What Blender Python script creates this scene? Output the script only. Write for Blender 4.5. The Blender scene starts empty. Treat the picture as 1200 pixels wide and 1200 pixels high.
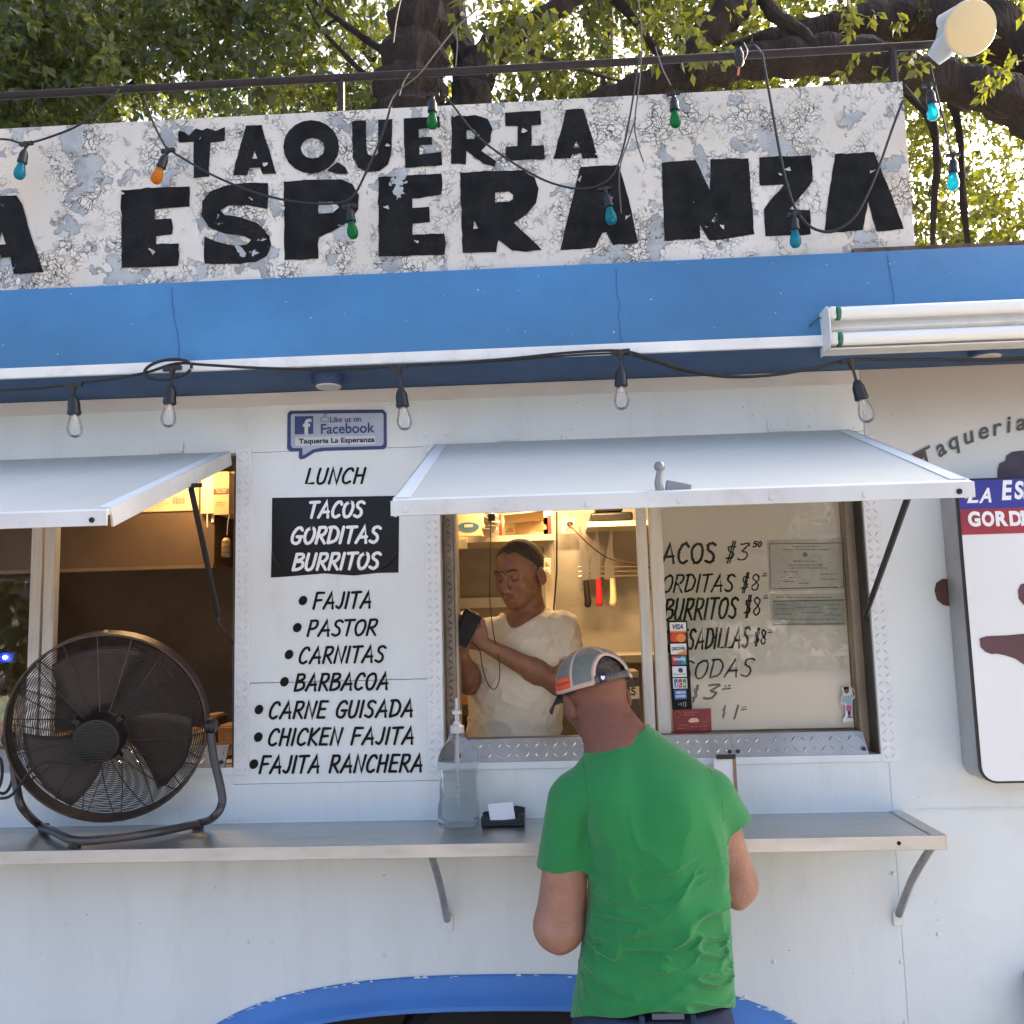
import bpy, math, random
import numpy as np
from mathutils import Matrix, Vector
random.seed(7); RNG = np.random.default_rng(11)
C = bpy.context.scene.collection
V = lambda *a: np.array(a, dtype=float)
nrm = lambda v: np.asarray(v, float)/np.linalg.norm(v)

# ---------------------------------------------------------------- camera, sky, sun, exposure
FOC = 1070.0                                   # focal length in photo pixels (photo is 1200 wide)
CAM = V(0, -2.8, 1.85)
_U = nrm(V(-249, -9030, 1070)); _N = V(51, 125, 1070); _N = nrm(_N-_U*(_N@_U)); _X = np.cross(_N, _U)
sc = bpy.context.scene
cd = bpy.data.cameras.new('camera'); cam = bpy.data.objects.new('camera', cd); C.objects.link(cam)
cd.sensor_width = 36; cd.lens = 36*FOC/1200; cd.clip_start = .05; cd.clip_end = 600
m = Matrix(((_X[0], -_X[1], -_X[2], CAM[0]), (_N[0], -_N[1], -_N[2], CAM[1]), (_U[0], -_U[1], -_U[2], CAM[2]), (0, 0, 0, 1)))
cam.matrix_world = m; sc.camera = cam
SUN_EL, SUN_AZ = math.radians(24), math.radians(50)     # low sun behind truck and trees (+y), to the right
w = bpy.data.worlds.new('World'); sc.world = w; w.use_nodes = True
nt = w.node_tree; sky = nt.nodes.new('ShaderNodeTexSky'); sky.sky_type = 'NISHITA'; sky.sun_disc = False
sky.sun_elevation = SUN_EL; sky.sun_rotation = SUN_AZ; sky.air_density = .6; sky.dust_density = 8.0; sky.ozone_density = .4
nt.links.new(sky.outputs[0], nt.nodes['Background'].inputs[0]); nt.nodes['Background'].inputs[1].default_value = .15
sl = bpy.data.lights.new('sun', 'SUN'); sl.energy = 2.0; sl.angle = math.radians(.5); sl.color = (1, .9, .76)
so = bpy.data.objects.new('sun', sl); C.objects.link(so)
sd = Vector((math.sin(SUN_AZ)*math.cos(SUN_EL), math.cos(SUN_AZ)*math.cos(SUN_EL), math.sin(SUN_EL)))
so.rotation_euler = sd.to_track_quat('Z', 'Y').to_euler(); so.location = sd*30
sc.view_settings.view_transform = 'Standard'; sc.view_settings.look = 'None'; sc.view_settings.gamma = 1
sc.view_settings.use_curve_mapping = False; sc.view_settings.exposure = 2.65
sc.render.engine = 'CYCLES'

def ray(px, py):
    r = V((px-600)/FOC, (py-600)/FOC, 1); return V(_X@r, _N@r, _U@r)
def P(px, py, Y=0.):                            # where the sight line of a photo point meets the vertical plane y = Y
    d = ray(px, py); return CAM+d*((Y-CAM[1])/d[1])
def PZ(px, py, z):
    d = ray(px, py); return CAM+d*((z-CAM[2])/d[2])

# ---------------------------------------------------------------- materials
MATS = {}
def M(name, col, rough=.5, metal=0, var=.12, vs=6, bump=0, bs=60, dirt=0, dcol=(.12, .1, .08), ds=3, trans=0, spec=.5,
      emis=None, es=0, coat=0, sheen=0, stretch=(1, 1, 1), alpha=1, sub=0, zmix=None):
    if name in MATS: return MATS[name]
    m = bpy.data.materials.new(name); m.use_nodes = True; MATS[name] = m
    n = m.node_tree.nodes; l = m.node_tree.links; b = n['Principled BSDF']
    b.inputs['Roughness'].default_value = rough; b.inputs['Metallic'].default_value = metal
    b.inputs['Specular IOR Level'].default_value = spec
    b.inputs['Transmission Weight'].default_value = trans; b.inputs['Coat Weight'].default_value = coat
    b.inputs['Sheen Weight'].default_value = sheen; b.inputs['Alpha'].default_value = alpha
    b.inputs['Subsurface Weight'].default_value = sub; b.inputs['Subsurface Scale'].default_value = .01
    if emis: b.inputs['Emission Color'].default_value = (*emis, 1); b.inputs['Emission Strength'].default_value = es
    tc = n.new('ShaderNodeTexCoord'); mp = n.new('ShaderNodeMapping'); mp.inputs['Scale'].default_value = stretch
    l.new(tc.outputs['Object'], mp.inputs[0])
    nz = n.new('ShaderNodeTexNoise'); nz.inputs['Scale'].default_value = vs; nz.inputs['Detail'].default_value = 6
    l.new(mp.outputs[0], nz.inputs['Vector'])
    mx = n.new('ShaderNodeMix'); mx.data_type = 'RGBA'; mx.blend_type = 'MIX'
    lo = tuple(c*(1-var) for c in col); hi = tuple(min(1, c*(1+var)) for c in col)
    mx.inputs[6].default_value = (*lo, 1); mx.inputs[7].default_value = (*hi, 1)
    rp = n.new('ShaderNodeMapRange'); rp.inputs[1].default_value = .3; rp.inputs[2].default_value = .7
    l.new(nz.outputs[0], rp.inputs[0]); l.new(rp.outputs[0], mx.inputs[0]); out = mx.outputs[2]
    if dirt:
        n2 = n.new('ShaderNodeTexNoise'); n2.inputs['Scale'].default_value = ds; n2.inputs['Detail'].default_value = 9; n2.inputs['Roughness'].default_value = .7
        l.new(mp.outputs[0], n2.inputs['Vector']); r2 = n.new('ShaderNodeMapRange')
        r2.inputs[1].default_value = .52; r2.inputs[2].default_value = .75; r2.inputs[4].default_value = dirt
        l.new(n2.outputs[0], r2.inputs[0]); m2 = n.new('ShaderNodeMix'); m2.data_type = 'RGBA'
        l.new(r2.outputs[0], m2.inputs[0]); l.new(out, m2.inputs[6]); m2.inputs[7].default_value = (*dcol, 1); out = m2.outputs[2]
        r3 = n.new('ShaderNodeMapRange'); r3.inputs[3].default_value = rough; r3.inputs[4].default_value = min(1, rough+.35)
        l.new(n2.outputs[0], r3.inputs[0]); l.new(r3.outputs[0], b.inputs['Roughness'])
    if zmix:                                     # a stain or tan that changes with height, broken up by noise
        za, zb_, zc_, zs_ = zmix; sp = n.new('ShaderNodeSeparateXYZ'); l.new(tc.outputs['Object'], sp.inputs[0]); zn = n.new('ShaderNodeTexNoise'); zn.inputs['Scale'].default_value = 2.5; zn.inputs['Detail'].default_value = 7
        l.new(mp.outputs[0], zn.inputs['Vector']); ma = n.new('ShaderNodeMath'); ma.operation = 'MULTIPLY_ADD'; ma.inputs[1].default_value = .16; l.new(zn.outputs[0], ma.inputs[0]); l.new(sp.outputs[2], ma.inputs[2])
        zr = n.new('ShaderNodeMapRange'); zr.interpolation_type = 'SMOOTHSTEP'; zr.inputs[1].default_value = za+.08; zr.inputs[2].default_value = zb_+.08; zr.inputs[4].default_value = zs_; l.new(ma.outputs[0], zr.inputs[0])
        zm = n.new('ShaderNodeMix'); zm.data_type = 'RGBA'; l.new(zr.outputs[0], zm.inputs[0]); l.new(out, zm.inputs[6]); zm.inputs[7].default_value = (*zc_, 1); out = zm.outputs[2]
    l.new(out, b.inputs['Base Color'])
    if bump:
        n3 = n.new('ShaderNodeTexNoise'); n3.inputs['Scale'].default_value = bs; n3.inputs['Detail'].default_value = 5
        l.new(mp.outputs[0], n3.inputs['Vector']); bp = n.new('ShaderNodeBump'); bp.inputs['Strength'].default_value = bump; bp.inputs['Distance'].default_value = .01
        l.new(n3.outputs[0], bp.inputs['Height']); l.new(bp.outputs[0], b.inputs['Normal'])
    return m
def M_glass(name, tint, refl=.5, rough=.02, milk=0.0):
    m = bpy.data.materials.new(name); m.use_nodes = True; n = m.node_tree.nodes; l = m.node_tree.links; n.clear()
    o = n.new('ShaderNodeOutputMaterial'); t = n.new('ShaderNodeBsdfTransparent'); t.inputs[0].default_value = (*tint, 1)
    g = n.new('ShaderNodeBsdfGlossy'); g.inputs['Roughness'].default_value = rough
    f = n.new('ShaderNodeFresnel'); f.inputs[0].default_value = 1.5; mu = n.new('ShaderNodeMath'); mu.operation = 'MULTIPLY_ADD'
    mu.inputs[1].default_value = refl; mu.inputs[2].default_value = 0; mu.use_clamp = True
    l.new(f.outputs[0], mu.inputs[0]); x = n.new('ShaderNodeMixShader'); l.new(mu.outputs[0], x.inputs[0])
    l.new(t.outputs[0], x.inputs[1]); l.new(g.outputs[0], x.inputs[2]); last = x
    if milk:
        d = n.new('ShaderNodeBsdfDiffuse'); d.inputs[0].default_value = (.8, .82, .85, 1); y = n.new('ShaderNodeMixShader'); y.inputs[0].default_value = milk
        l.new(x.outputs[0], y.inputs[1]); l.new(d.outputs[0], y.inputs[2]); last = y
    l.new(last.outputs[0], o.inputs[0]); return m
def M_leaf(name, col, tcol):
    m = bpy.data.materials.new(name); m.use_nodes = True; n = m.node_tree.nodes; l = m.node_tree.links; n.clear()
    o = n.new('ShaderNodeOutputMaterial'); d = n.new('ShaderNodeBsdfDiffuse'); t = n.new('ShaderNodeBsdfTranslucent'); g = n.new('ShaderNodeBsdfGlossy')
    g.inputs['Roughness'].default_value = .45
    at = n.new('ShaderNodeAttribute'); at.attribute_name = 'lv'
    for sh, c in ((d, col), (t, tcol)):
        h = n.new('ShaderNodeMix'); h.data_type = 'RGBA'; h.inputs[6].default_value = (c[0]*.5, c[1]*.55, c[2]*.5, 1)
        h.inputs[7].default_value = (c[0]*1.7, c[1]*1.35, c[2]*1.1, 1); l.new(at.outputs['Fac'], h.inputs[0]); l.new(h.outputs[2], sh.inputs[0])
    x = n.new('ShaderNodeMixShader'); x.inputs[0].default_value = .5; l.new(d.outputs[0], x.inputs[1]); l.new(t.outputs[0], x.inputs[2])
    y = n.new('ShaderNodeMixShader'); y.inputs[0].default_value = .05; l.new(x.outputs[0], y.inputs[1]); l.new(g.outputs[0], y.inputs[2])
    l.new(y.outputs[0], o.inputs[0]); return m
def M_peel(black=False):
    m = bpy.data.materials.new('peeling_black_paint' if black else 'peeling_paint'); m.use_nodes = True; n = m.node_tree.nodes; l = m.node_tree.links; b = n['Principled BSDF']
    tc = n.new('ShaderNodeTexCoord'); ob = tc.outputs['Object']
    def noise(s, d=5, r=.55, vec=ob):
        q = n.new('ShaderNodeTexNoise'); q.inputs['Scale'].default_value = s; q.inputs['Detail'].default_value = d; q.inputs['Roughness'].default_value = r; l.new(vec, q.inputs['Vector']); return q
    def mr(i, a, c, lo=0, hi=1):
        q = n.new('ShaderNodeMapRange'); q.inputs[1].default_value = a; q.inputs[2].default_value = c; q.inputs[3].default_value = lo; q.inputs[4].default_value = hi; l.new(i, q.inputs[0]); return q.outputs[0]
    def math_(op, a, c):
        q = n.new('ShaderNodeMath'); q.operation = op
        for k, z in enumerate((a, c)):
            if isinstance(z, (int, float)): q.inputs[k].default_value = z
            else: l.new(z, q.inputs[k])
        return q.outputs[0]
    def mix(f, a, c):
        q = n.new('ShaderNodeMix'); q.data_type = 'RGBA'
        for k, z in ((0, f), (6, a), (7, c)):
            if isinstance(z, tuple): q.inputs[k].default_value = (*z, 1)
            elif isinstance(z, (int, float)): q.inputs[k].default_value = z
            else: l.new(z, q.inputs[k])
        return q.outputs[2]
    warp = noise(14, 3); va = n.new('ShaderNodeVectorMath'); va.operation = 'MULTIPLY_ADD'; va.inputs[1].default_value = (.075, .075, .075)
    l.new(warp.outputs['Color'], va.inputs[0]); l.new(ob, va.inputs[2]); wv = va.outputs[0]
    def vor(s):
        q = n.new('ShaderNodeTexVoronoi'); q.feature = 'DISTANCE_TO_EDGE'; q.inputs['Scale'].default_value = s; l.new(wv, q.inputs['Vector']); return q.outputs[0]
    crk = math_('MINIMUM', mr(vor(64), .02, .075), mr(vor(24), .008, .04))
    mask = mr(noise(6, 6, .7).outputs[0], .475, .585)                       # cracks only in weathered areas
    crk = math_('MAXIMUM', crk, math_('SUBTRACT', 1, mask))
    pn = noise(9, 5, .55, wv).outputs[0]; vq = n.new('ShaderNodeTexVoronoi'); vq.inputs['Scale'].default_value = 22; l.new(wv, vq.inputs['Vector'])
    pn2 = math_('ADD', pn, math_('MULTIPLY', mr(vq.outputs['Color'], 0, 1), .12))
    th = .765 if black else .655; peel = mr(pn2, th, th+.005); rim = math_('SUBTRACT', mr(pn2, th-.023, th-.003), peel)
    white = mix(mr(noise(3).outputs[0], .35, .65), (.54, .52, .475), (.68, .66, .61))
    white = mix(math_('MULTIPLY', mr(noise(1.6, 3).outputs[0], .58, .72), .35), white, (.60, .44, .27))
    if black: white = mix(mr(noise(12, 6).outputs[0], .35, .65), (.003, .0035, .004), (.012, .013, .014)); crk = math_('MAXIMUM', crk, .0)
    col = mix(crk, (.018, .018, .018) if black else (.07, .08, .075), white); col = mix(math_('MULTIPLY', rim, .75), col, (.03, .03, .03) if black else (.09, .085, .08))
    col = mix(peel, col, mix(mr(noise(9).outputs[0], .4, .6), (.27, .30, .32), (.40, .43, .445)))
    l.new(col, b.inputs['Base Color']); b.inputs['Roughness'].default_value = .75; b.inputs['Specular IOR Level'].default_value = .2 if black else .4
    h = math_('SUBTRACT', math_('MULTIPLY', crk, .6), peel); bp = n.new('ShaderNodeBump'); bp.inputs['Strength'].default_value = .8; bp.inputs['Distance'].default_value = .004
    l.new(h, bp.inputs['Height']); l.new(bp.outputs[0], b.inputs['Normal']); return m

WHITE = M('white_body_paint', (.68, .72, .72), .36, var=.04, vs=2, bump=.5, bs=3.2, dirt=.26, dcol=(.44, .39, .33), ds=5, coat=.1, stretch=(2.2, 1, .6))
WHITE_OLD = M('grimy_white_paint', (.62, .60, .585), .5, var=.06, vs=3, bump=.25, bs=6, dirt=.45, dcol=(.40, .28, .21), ds=1.6, stretch=(.6, 1, 2))
POL = M('polished_tread', (.8, .8, .8), .22, metal=.7, var=.1)
TRIMW = M('painted_tread_plate', (.68, .70, .72), .35, var=.05, dirt=.12, dcol=(.4, .36, .32), ds=9, bump=.2, bs=30)
AWN = M('awning_paint', (.53, .54, .50), .42, var=.05, vs=2, bump=.15, bs=4, dirt=.16, dcol=(.36, .36, .35), ds=7)
AWNR = M('awning_rim_metal', (.60, .60, .585), .4, metal=.25, var=.08, dirt=.35, dcol=(.3, .27, .24), ds=8)
BLUE = M('blue_roof_paint', (.044, .170, .345), .4, var=.22, vs=1.6, dirt=.2, dcol=(.03, .07, .16), ds=14, bump=.2, bs=4)
BLUEB = M('blue_arch_paint', (.05, .18, .50), .35, var=.12, vs=4, dirt=.15, dcol=(.03, .07, .18), ds=8, bump=.3, bs=8)
STRIP = M('white_strip_paint', (.74, .74, .71), .5, var=.08, dirt=.4, dcol=(.3, .28, .25), ds=14)
STEEL = M('stainless_steel', (.56, .55, .53), .17, metal=1, var=.08, vs=3, dirt=.3, dcol=(.2, .18, .15), ds=6, stretch=(.5, 3, 1), bump=.1, bs=30)
ALU = M('brushed_aluminium', (.60, .57, .53), .45, metal=.6, var=.1, stretch=(8, 8, .6), dirt=.3, dcol=(.28, .23, .18), ds=9)
PLATE = M('tread_plate_metal', (.55, .55, .55), .3, metal=.75, var=.15, vs=8, dirt=.3, dcol=(.25, .23, .2), ds=12)
PLATED = M('dark_tread_plate', (.2, .165, .14), .45, metal=.6, var=.2, vs=14)
BLACKP = M('black_plastic', (.006, .006, .0065), .42, var=.2, bump=.1)
BLACKM = M('black_painted_metal', (.018, .017, .017), .38, metal=.2, var=.2)
BLACKT = M('black_vinyl_print', (.004, .004, .004), .55, var=.1, spec=.2)
BLACKS = M('black_sign_paint', (.014, .015, .017), .75, var=.45, vs=12, bump=.5, bs=40, dirt=.2, dcol=(.05, .05, .05), ds=20)
WHITET = M('white_vinyl_print', (.78, .78, .78), .45, var=.03)
DARK = M('dark_gap', (.01, .01, .01), .8)
INK = M('marker_ink', (.006, .005, .005), .6, spec=.2)

# ---------------------------------------------------------------- mesh building
class G:
    def __init__(s): s.v = []; s.f = []
    def add(s, vs, fs):
        o = len(s.v); s.v += [tuple(float(c) for c in p) for p in vs]; s.f += [tuple(i+o for i in f) for f in fs]; return s
    def box(s, x0, x1, y0, y1, z0, z1):
        return s.add([(x, y, z) for z in (z0, z1) for y in (y0, y1) for x in (x0, x1)],
                     [(0, 2, 3, 1), (4, 5, 7, 6), (0, 1, 5, 4), (2, 6, 7, 3), (0, 4, 6, 2), (1, 3, 7, 5)])
    def obox(s, c, ax, ay, az):                 # centre and three half-axes
        c, ax, ay, az = map(np.asarray, (c, ax, ay, az))
        if np.cross(ax, ay)@az < 0: ax = -ax
        return s.add([c+i*ax+j*ay+k*az for k in (-1, 1) for j in (-1, 1) for i in (-1, 1)],
                     [(0, 2, 3, 1), (4, 5, 7, 6), (0, 1, 5, 4), (2, 6, 7, 3), (0, 4, 6, 2), (1, 3, 7, 5)])
    def prism(s, pts, ext):                     # planar outline extruded along ext
        n = len(pts); pts = [np.asarray(p, float) for p in pts]; ext = np.asarray(ext, float)
        nn = sum((np.cross(pts[i], pts[(i+1) % n]) for i in range(n)), np.zeros(3))
        if nn@ext > 0: pts = pts[::-1]
        return s.add(pts+[p+ext for p in pts], [tuple(range(n)), tuple(range(2*n-1, n-1, -1))]+[(i, i+n, (i+1) % n+n, (i+1) % n) for i in range(n)])
    def tube(s, path, r, n=8, closed=False, cap=True):
        path = [np.asarray(p, float) for p in path]; k = len(path); rs = r if hasattr(r, '__len__') else [r]*k
        vs = []; prev = None
        for i, p in enumerate(path):
            a = path[(i-1) % k] if (closed or i > 0) else p; b = path[(i+1) % k] if (closed or i < k-1) else p
            t = nrm(b-a+1e-9)
            if prev is None: u = np.cross(t, V(0, 0, 1)); u = u if np.linalg.norm(u) > .1 else np.cross(t, V(1, 0, 0))
            else: u = prev-t*(prev@t)
            u = nrm(u); prev = u; w_ = np.cross(t, u)
            vs += [p+rs[i]*(u*math.cos(2*math.pi*j/n)+w_*math.sin(2*math.pi*j/n)) for j in range(n)]
        fs = []
        for i in range(k if closed else k-1):
            i2 = (i+1) % k
            fs += [(i*n+j, i*n+(j+1) % n, i2*n+(j+1) % n, i2*n+j) for j in range(n)]
        if cap and not closed: fs += [tuple(range(n))[::-1], tuple(range((k-1)*n, k*n))]
        return s.add(vs, fs)
    def lathe(s, prof, o=(0, 0, 0), ax=(0, 0, 1), n=24, sx=1, sy=1):     # prof: (radius, height) from bottom to top
        ax = nrm(ax); u = np.cross(ax, V(0, 1, 0)); u = u if np.linalg.norm(u) > .1 else np.cross(ax, V(1, 0, 0)); u = nrm(u); w_ = np.cross(ax, u); o = np.asarray(o, float)
        vs = []
        for r, h in prof: vs += [o+ax*h+r*(sx*u*math.cos(2*math.pi*j/n)+sy*w_*math.sin(2*math.pi*j/n)) for j in range(n)]
        fs = [(i*n+j, i*n+(j+1) % n, (i+1)*n+(j+1) % n, (i+1)*n+j) for i in range(len(prof)-1) for j in range(n)]
        fs += [tuple(range(n))[::-1], tuple(range((len(prof)-1)*n, len(prof)*n))]
        return s.add(vs, fs)
    def grid(s, fn, nu, nv):
        vs = [fn(i/nu, j/nv) for j in range(nv+1) for i in range(nu+1)]
        return s.add(vs, [(j*(nu+1)+i, j*(nu+1)+i+1, (j+1)*(nu+1)+i+1, (j+1)*(nu+1)+i) for j in range(nv) for i in range(nu)])
OFF = {}
def thing(name, label, cat, loc=(0, 0, 0), group=None):
    o = bpy.data.objects.new(name, None); C.objects.link(o); o.location = [float(c) for c in loc]; o.empty_display_size = .05
    o['label'] = label; o['category'] = cat
    if group: o['group'] = group
    OFF[o.name] = np.asarray(loc, float); return o
def part(name, g, mat, parent=None, bev=0, smooth=True, kind=None, label=None, cat=None, group=None, solid=0, ang=38):
    me = bpy.data.meshes.new(name); off = OFF[parent.name] if parent else np.zeros(3)
    if isinstance(g, G): vs = np.array(g.v)-off; me.from_pydata([tuple(p) for p in vs], [], g.f)
    else:
        vv, ff = g; me.from_pydata((np.asarray(vv)-off).tolist(), [], [tuple(q) for q in ff])
    me.materials.append(mat); me.validate()
    if smooth:
        me.polygons.foreach_set('use_smooth', [True]*len(me.polygons)); me.set_sharp_from_angle(angle=math.radians(ang))
    o = bpy.data.objects.new(name, me); C.objects.link(o)
    if parent: o.parent = parent
    OFF[o.name] = off
    if solid: q = o.modifiers.new('solid', 'SOLIDIFY'); q.thickness = solid; q.offset = 0
    if bev: q = o.modifiers.new('bevel', 'BEVEL'); q.width = bev; q.segments = 2; q.limit_method = 'ANGLE'; q.angle_limit = math.radians(40)
    if kind: o['kind'] = kind
    if label: o['label'] = label
    if cat: o['category'] = cat
    if group: o['group'] = group
    return o
def kids(o): return [c for c in bpy.data.objects if c.parent == o]
def copy_tree(o, parent=None, loc=None, label=None):
    c = o.copy(); C.objects.link(c); c.parent = parent
    if loc is not None: c.location = [float(q) for q in loc]
    if label: c['label'] = label
    for k in list(o.children): copy_tree(k, c)
    return c
def spline(pts, k=6, closed=False):             # Catmull-Rom through points
    pts = [np.asarray(p, float) for p in pts]; n = len(pts); out = []
    for i in range(n if closed else n-1):
        g = (lambda j: pts[j % n]) if closed else (lambda j: pts[min(max(j, 0), n-1)])
        a, b, c, d = g(i-1), g(i), g(i+1), g(i+2)
        for q in range(k):
            t = q/k; out.append(.5*((2*b)+(c-a)*t+(2*a-5*b+4*c-d)*t*t+(3*b-a-3*c+d)*t**3))
    if not closed: out.append(pts[-1])
    return out

# ---------------------------------------------------------------- lettering
FONT = {  # width, then strokes: l = straight, c = curved
'A': (.78, 'l0,0 .46,1 .66,0', 'l.14,.34 .66,.36'), 'B': (.66, 'l.02,0 .12,1', 'c.1,.98 .5,.98 .55,.75 .13,.53', 'c.12,.53 .55,.5 .6,.2 .3,.03 .02,.02'),
'C': (.62, 'c.6,.82 .5,.98 .25,.92 .05,.55 .06,.15 .28,.0 .52,.12'), 'D': (.68, 'l.04,.02 .12,1', 'c.0,.98 .4,.98 .64,.65 .52,.18 .05,.01'),
'E': (.6, 'l.12,1 .03,.02', 'l.12,1 .58,1', 'l.07,.52 .48,.54', 'l.03,.02 .5,.02'), 'F': (.6, 'l.12,1 .02,0', 'l.12,1 .62,1', 'l.08,.52 .5,.55'),
'G': (.68, 'c.62,.84 .5,.99 .25,.92 .04,.55 .06,.15 .3,.0 .52,.1 .58,.42', 'l.34,.42 .66,.43'), 'H': (.68, 'l.12,1 .03,0', 'l.6,1 .52,0', 'l.07,.5 .56,.52'),
'I': (.22, 'l.12,1 .03,0'), 'J': (.5, 'c.42,1 .36,.3 .2,.02 .0,.12'), 'K': (.62, 'l.12,1 .03,0', 'l.6,1 .1,.45 .55,0'), 'L': (.55, 'l.12,1 .03,.02 .5,.03'),
'M': (.9, 'l0,0 .14,1 .42,.3 .78,1 .76,0'), 'N': (.7, 'l.02,0 .13,1 .5,.02 .66,1'), 'O': (.7, 'c.38,.97 .12,.8 .04,.4 .2,.02 .5,.1 .66,.55 .58,.9 .38,.97'),
'P': (.6, 'l.02,0 .12,1', 'c.1,.98 .5,.98 .56,.72 .4,.5 .08,.46'), 'Q': (.72, 'c.38,.97 .12,.8 .04,.4 .2,.02 .5,.1 .66,.55 .58,.9 .38,.97', 'l.36,.25 .66,-.08'),
'R': (.64, 'l.02,0 .12,1', 'c.1,.98 .5,.98 .56,.74 .4,.52 .08,.46', 'l.22,.48 .58,0'), 'S': (.6, 'c.58,.88 .4,.98 .16,.9 .14,.66 .42,.44 .46,.16 .25,.0 .0,.1'),
'T': (.6, 'l0,.98 .64,1', 'l.34,1 .24,0'), 'U': (.66, 'c.1,1 .04,.4 .1,.06 .3,.0 .5,.2 .6,1'), 'V': (.6, 'l.05,1 .25,0 .6,1'),
'0': (.4, 'c.2,1 .0,.5 .2,0 .4,.5 .2,1'), '1': (.2, 'l.14,1 .04,0'), '3': (.55, 'c.05,.95 .3,.98 .5,.95 .2,.55 .45,.4 .4,.08 .15,.0 .0,.08'),
'5': (.5, 'l.48,1 .12,1 .08,.6', 'c.08,.6 .4,.6 .42,.2 .2,.0 .0,.08'), '8': (.5, 'c.4,.85 .2,1 .06,.78 .4,.35 .36,.05 .15,.0 .05,.25 .36,.6 .4,.85'),
'$': (.45, 'c.42,.82 .1,.85 .1,.6 .36,.4 .3,.15 .0,.15', 'l.26,1.15 .12,-.15', 'l.36,1.15 .22,-.15'), '=': (.4, 'l0,.2 .45,.25', 'l.05,.75 .12,.75', 'l.25,.8 .32,.8'), ' ': (.42,)}
def strokes(ch):
    for s in FONT[ch][1:]:
        pts = [V(*map(float, q.split(','))) for q in s[1:].split()]
        yield (spline(pts, 5) if s[0] == 'c' else pts)
def letter_mesh(ch, fmap, wd, Y, jit=0):        # ribbons facing the viewer; fmap(u,v)->(x,z)
    g = G(); k = 0
    for pts in strokes(ch):
        q = [V(*fmap(p[0]+random.uniform(-jit, jit), p[1]+random.uniform(-jit, jit))) for p in pts]
        if np.linalg.norm(q[0]-q[-1]) < 1e-6: q[-1] = q[-1]+V(1e-4, 1e-4)
        n = len(q); L = []; R = []
        for i in range(n):
            a = q[max(i-1, 0)]; b = q[min(i+1, n-1)]; t = nrm(b-a+1e-12); nn = V(-t[1], t[0]); f = 1.
            if 0 < i < n-1:
                t1 = nrm(q[i]-a+1e-12); f = 1/max(.45, abs(V(-t1[1], t1[0])@nn))
            wv = wd*(1+.12*math.sin(3*i+k))
            L.append(q[i]+nn*wv*f); R.append(q[i]-nn*wv*f)
        yy = Y-.0003*k; k += 1
        vs = [(p[0], yy, p[1]) for p in L]+[(p[0], yy, p[1]) for p in R]
        g.add(vs, [(i, i+n, i+1+n, i+1) for i in range(n-1)])
        for e, ins in ((0, 1), (n-1, n-2)):     # rounded ends
            t = nrm(q[e]-q[ins]); nn = V(-t[1], t[0]); o = len(g.v)
            arc = [q[e]+wd*(nn*math.cos(a)+t*math.sin(a)) for a in np.linspace(0, math.pi, 6)]
            g.add([(p[0], yy, p[1]) for p in arc], [tuple(range(6))])
    return g
def text(s, x0, x1, b0, b1, cap, Y, mat, parent, wd=.065, shear=.22, name='letter', jit=.0, gap=.14):
    """a line of stroke lettering between photo columns x0..x1, baselines b0,b1, cap height in photo pixels"""
    A = P(x0, b0, Y); B = P(x1, b1, Y); H = np.linalg.norm(P(x0, b0-cap, Y)-A)
    tot = sum(FONT[c][0]+gap for c in s)-gap+shear*.6; L = (B-A)[[0, 2]]; sx = np.linalg.norm(L)/tot; t = L/np.linalg.norm(L); cur = 0
    for c in s:
        if c != ' ':
            fm = lambda u, v, cur=cur: tuple(A[[0, 2]]+t*((cur+u+shear*v*.8)*sx)+V(0, 1)*v*H)
            part(name, letter_mesh(c, fm, wd*H, Y, jit), mat, parent, smooth=False)
        cur += FONT[c][0]+gap
def btext(s, x0, x1, b0, b1, cap, Y, mat, parent, bold=0., shear=0., name='lettering', ext=.0004, fit=True):
    """built-in typeface, fitted between photo columns x0..x1"""
    cu = bpy.data.curves.new('t', 'FONT'); cu.body = s; cu.size = 1; cu.offset = bold; cu.shear = shear; cu.extrude = 0
    o = bpy.data.objects.new('t', cu); C.objects.link(o); dg = bpy.context.evaluated_depsgraph_get(); me = o.evaluated_get(dg).to_mesh()
    vs = np.array([v.co[:] for v in me.vertices]); fs = [tuple(p.vertices) for p in me.polygons]
    bpy.data.objects.remove(o); bpy.data.curves.remove(cu)
    A = P(x0, b0, Y); B = P(x1, b1, Y); H = np.linalg.norm(P(x0, b0-cap, Y)-A); d = B-A
    u = (vs[:, 0]-vs[:, 0].min())/np.ptp(vs[:, 0]); v = vs[:, 1]/.69
    W3 = A+u[:, None]*d+v[:, None]*V(0, 0, H); W3[:, 1] = Y
    g = G(); g.add(W3, fs); return part(name, g, mat, parent, smooth=False)
def poly(pts, Y, mat, parent, name, th=.001, **k):
    g = G().prism([P(x, y, Y) for x, y in pts], V(0, -th, 0)); return part(name, g, mat, parent, smooth=False, **k)
def rrect(x0, x1, z0, z1, r, n=5):
    out = []
    for cx, cz, a0 in ((x1-r, z1-r, 0), (x0+r, z1-r, 90), (x0+r, z0+r, 180), (x1-r, z0+r, 270)):
        out += [(cx+r*math.cos(math.radians(a0+90*i/n)), cz+r*math.sin(math.radians(a0+90*i/n))) for i in range(n+1)]
    return out

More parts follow.
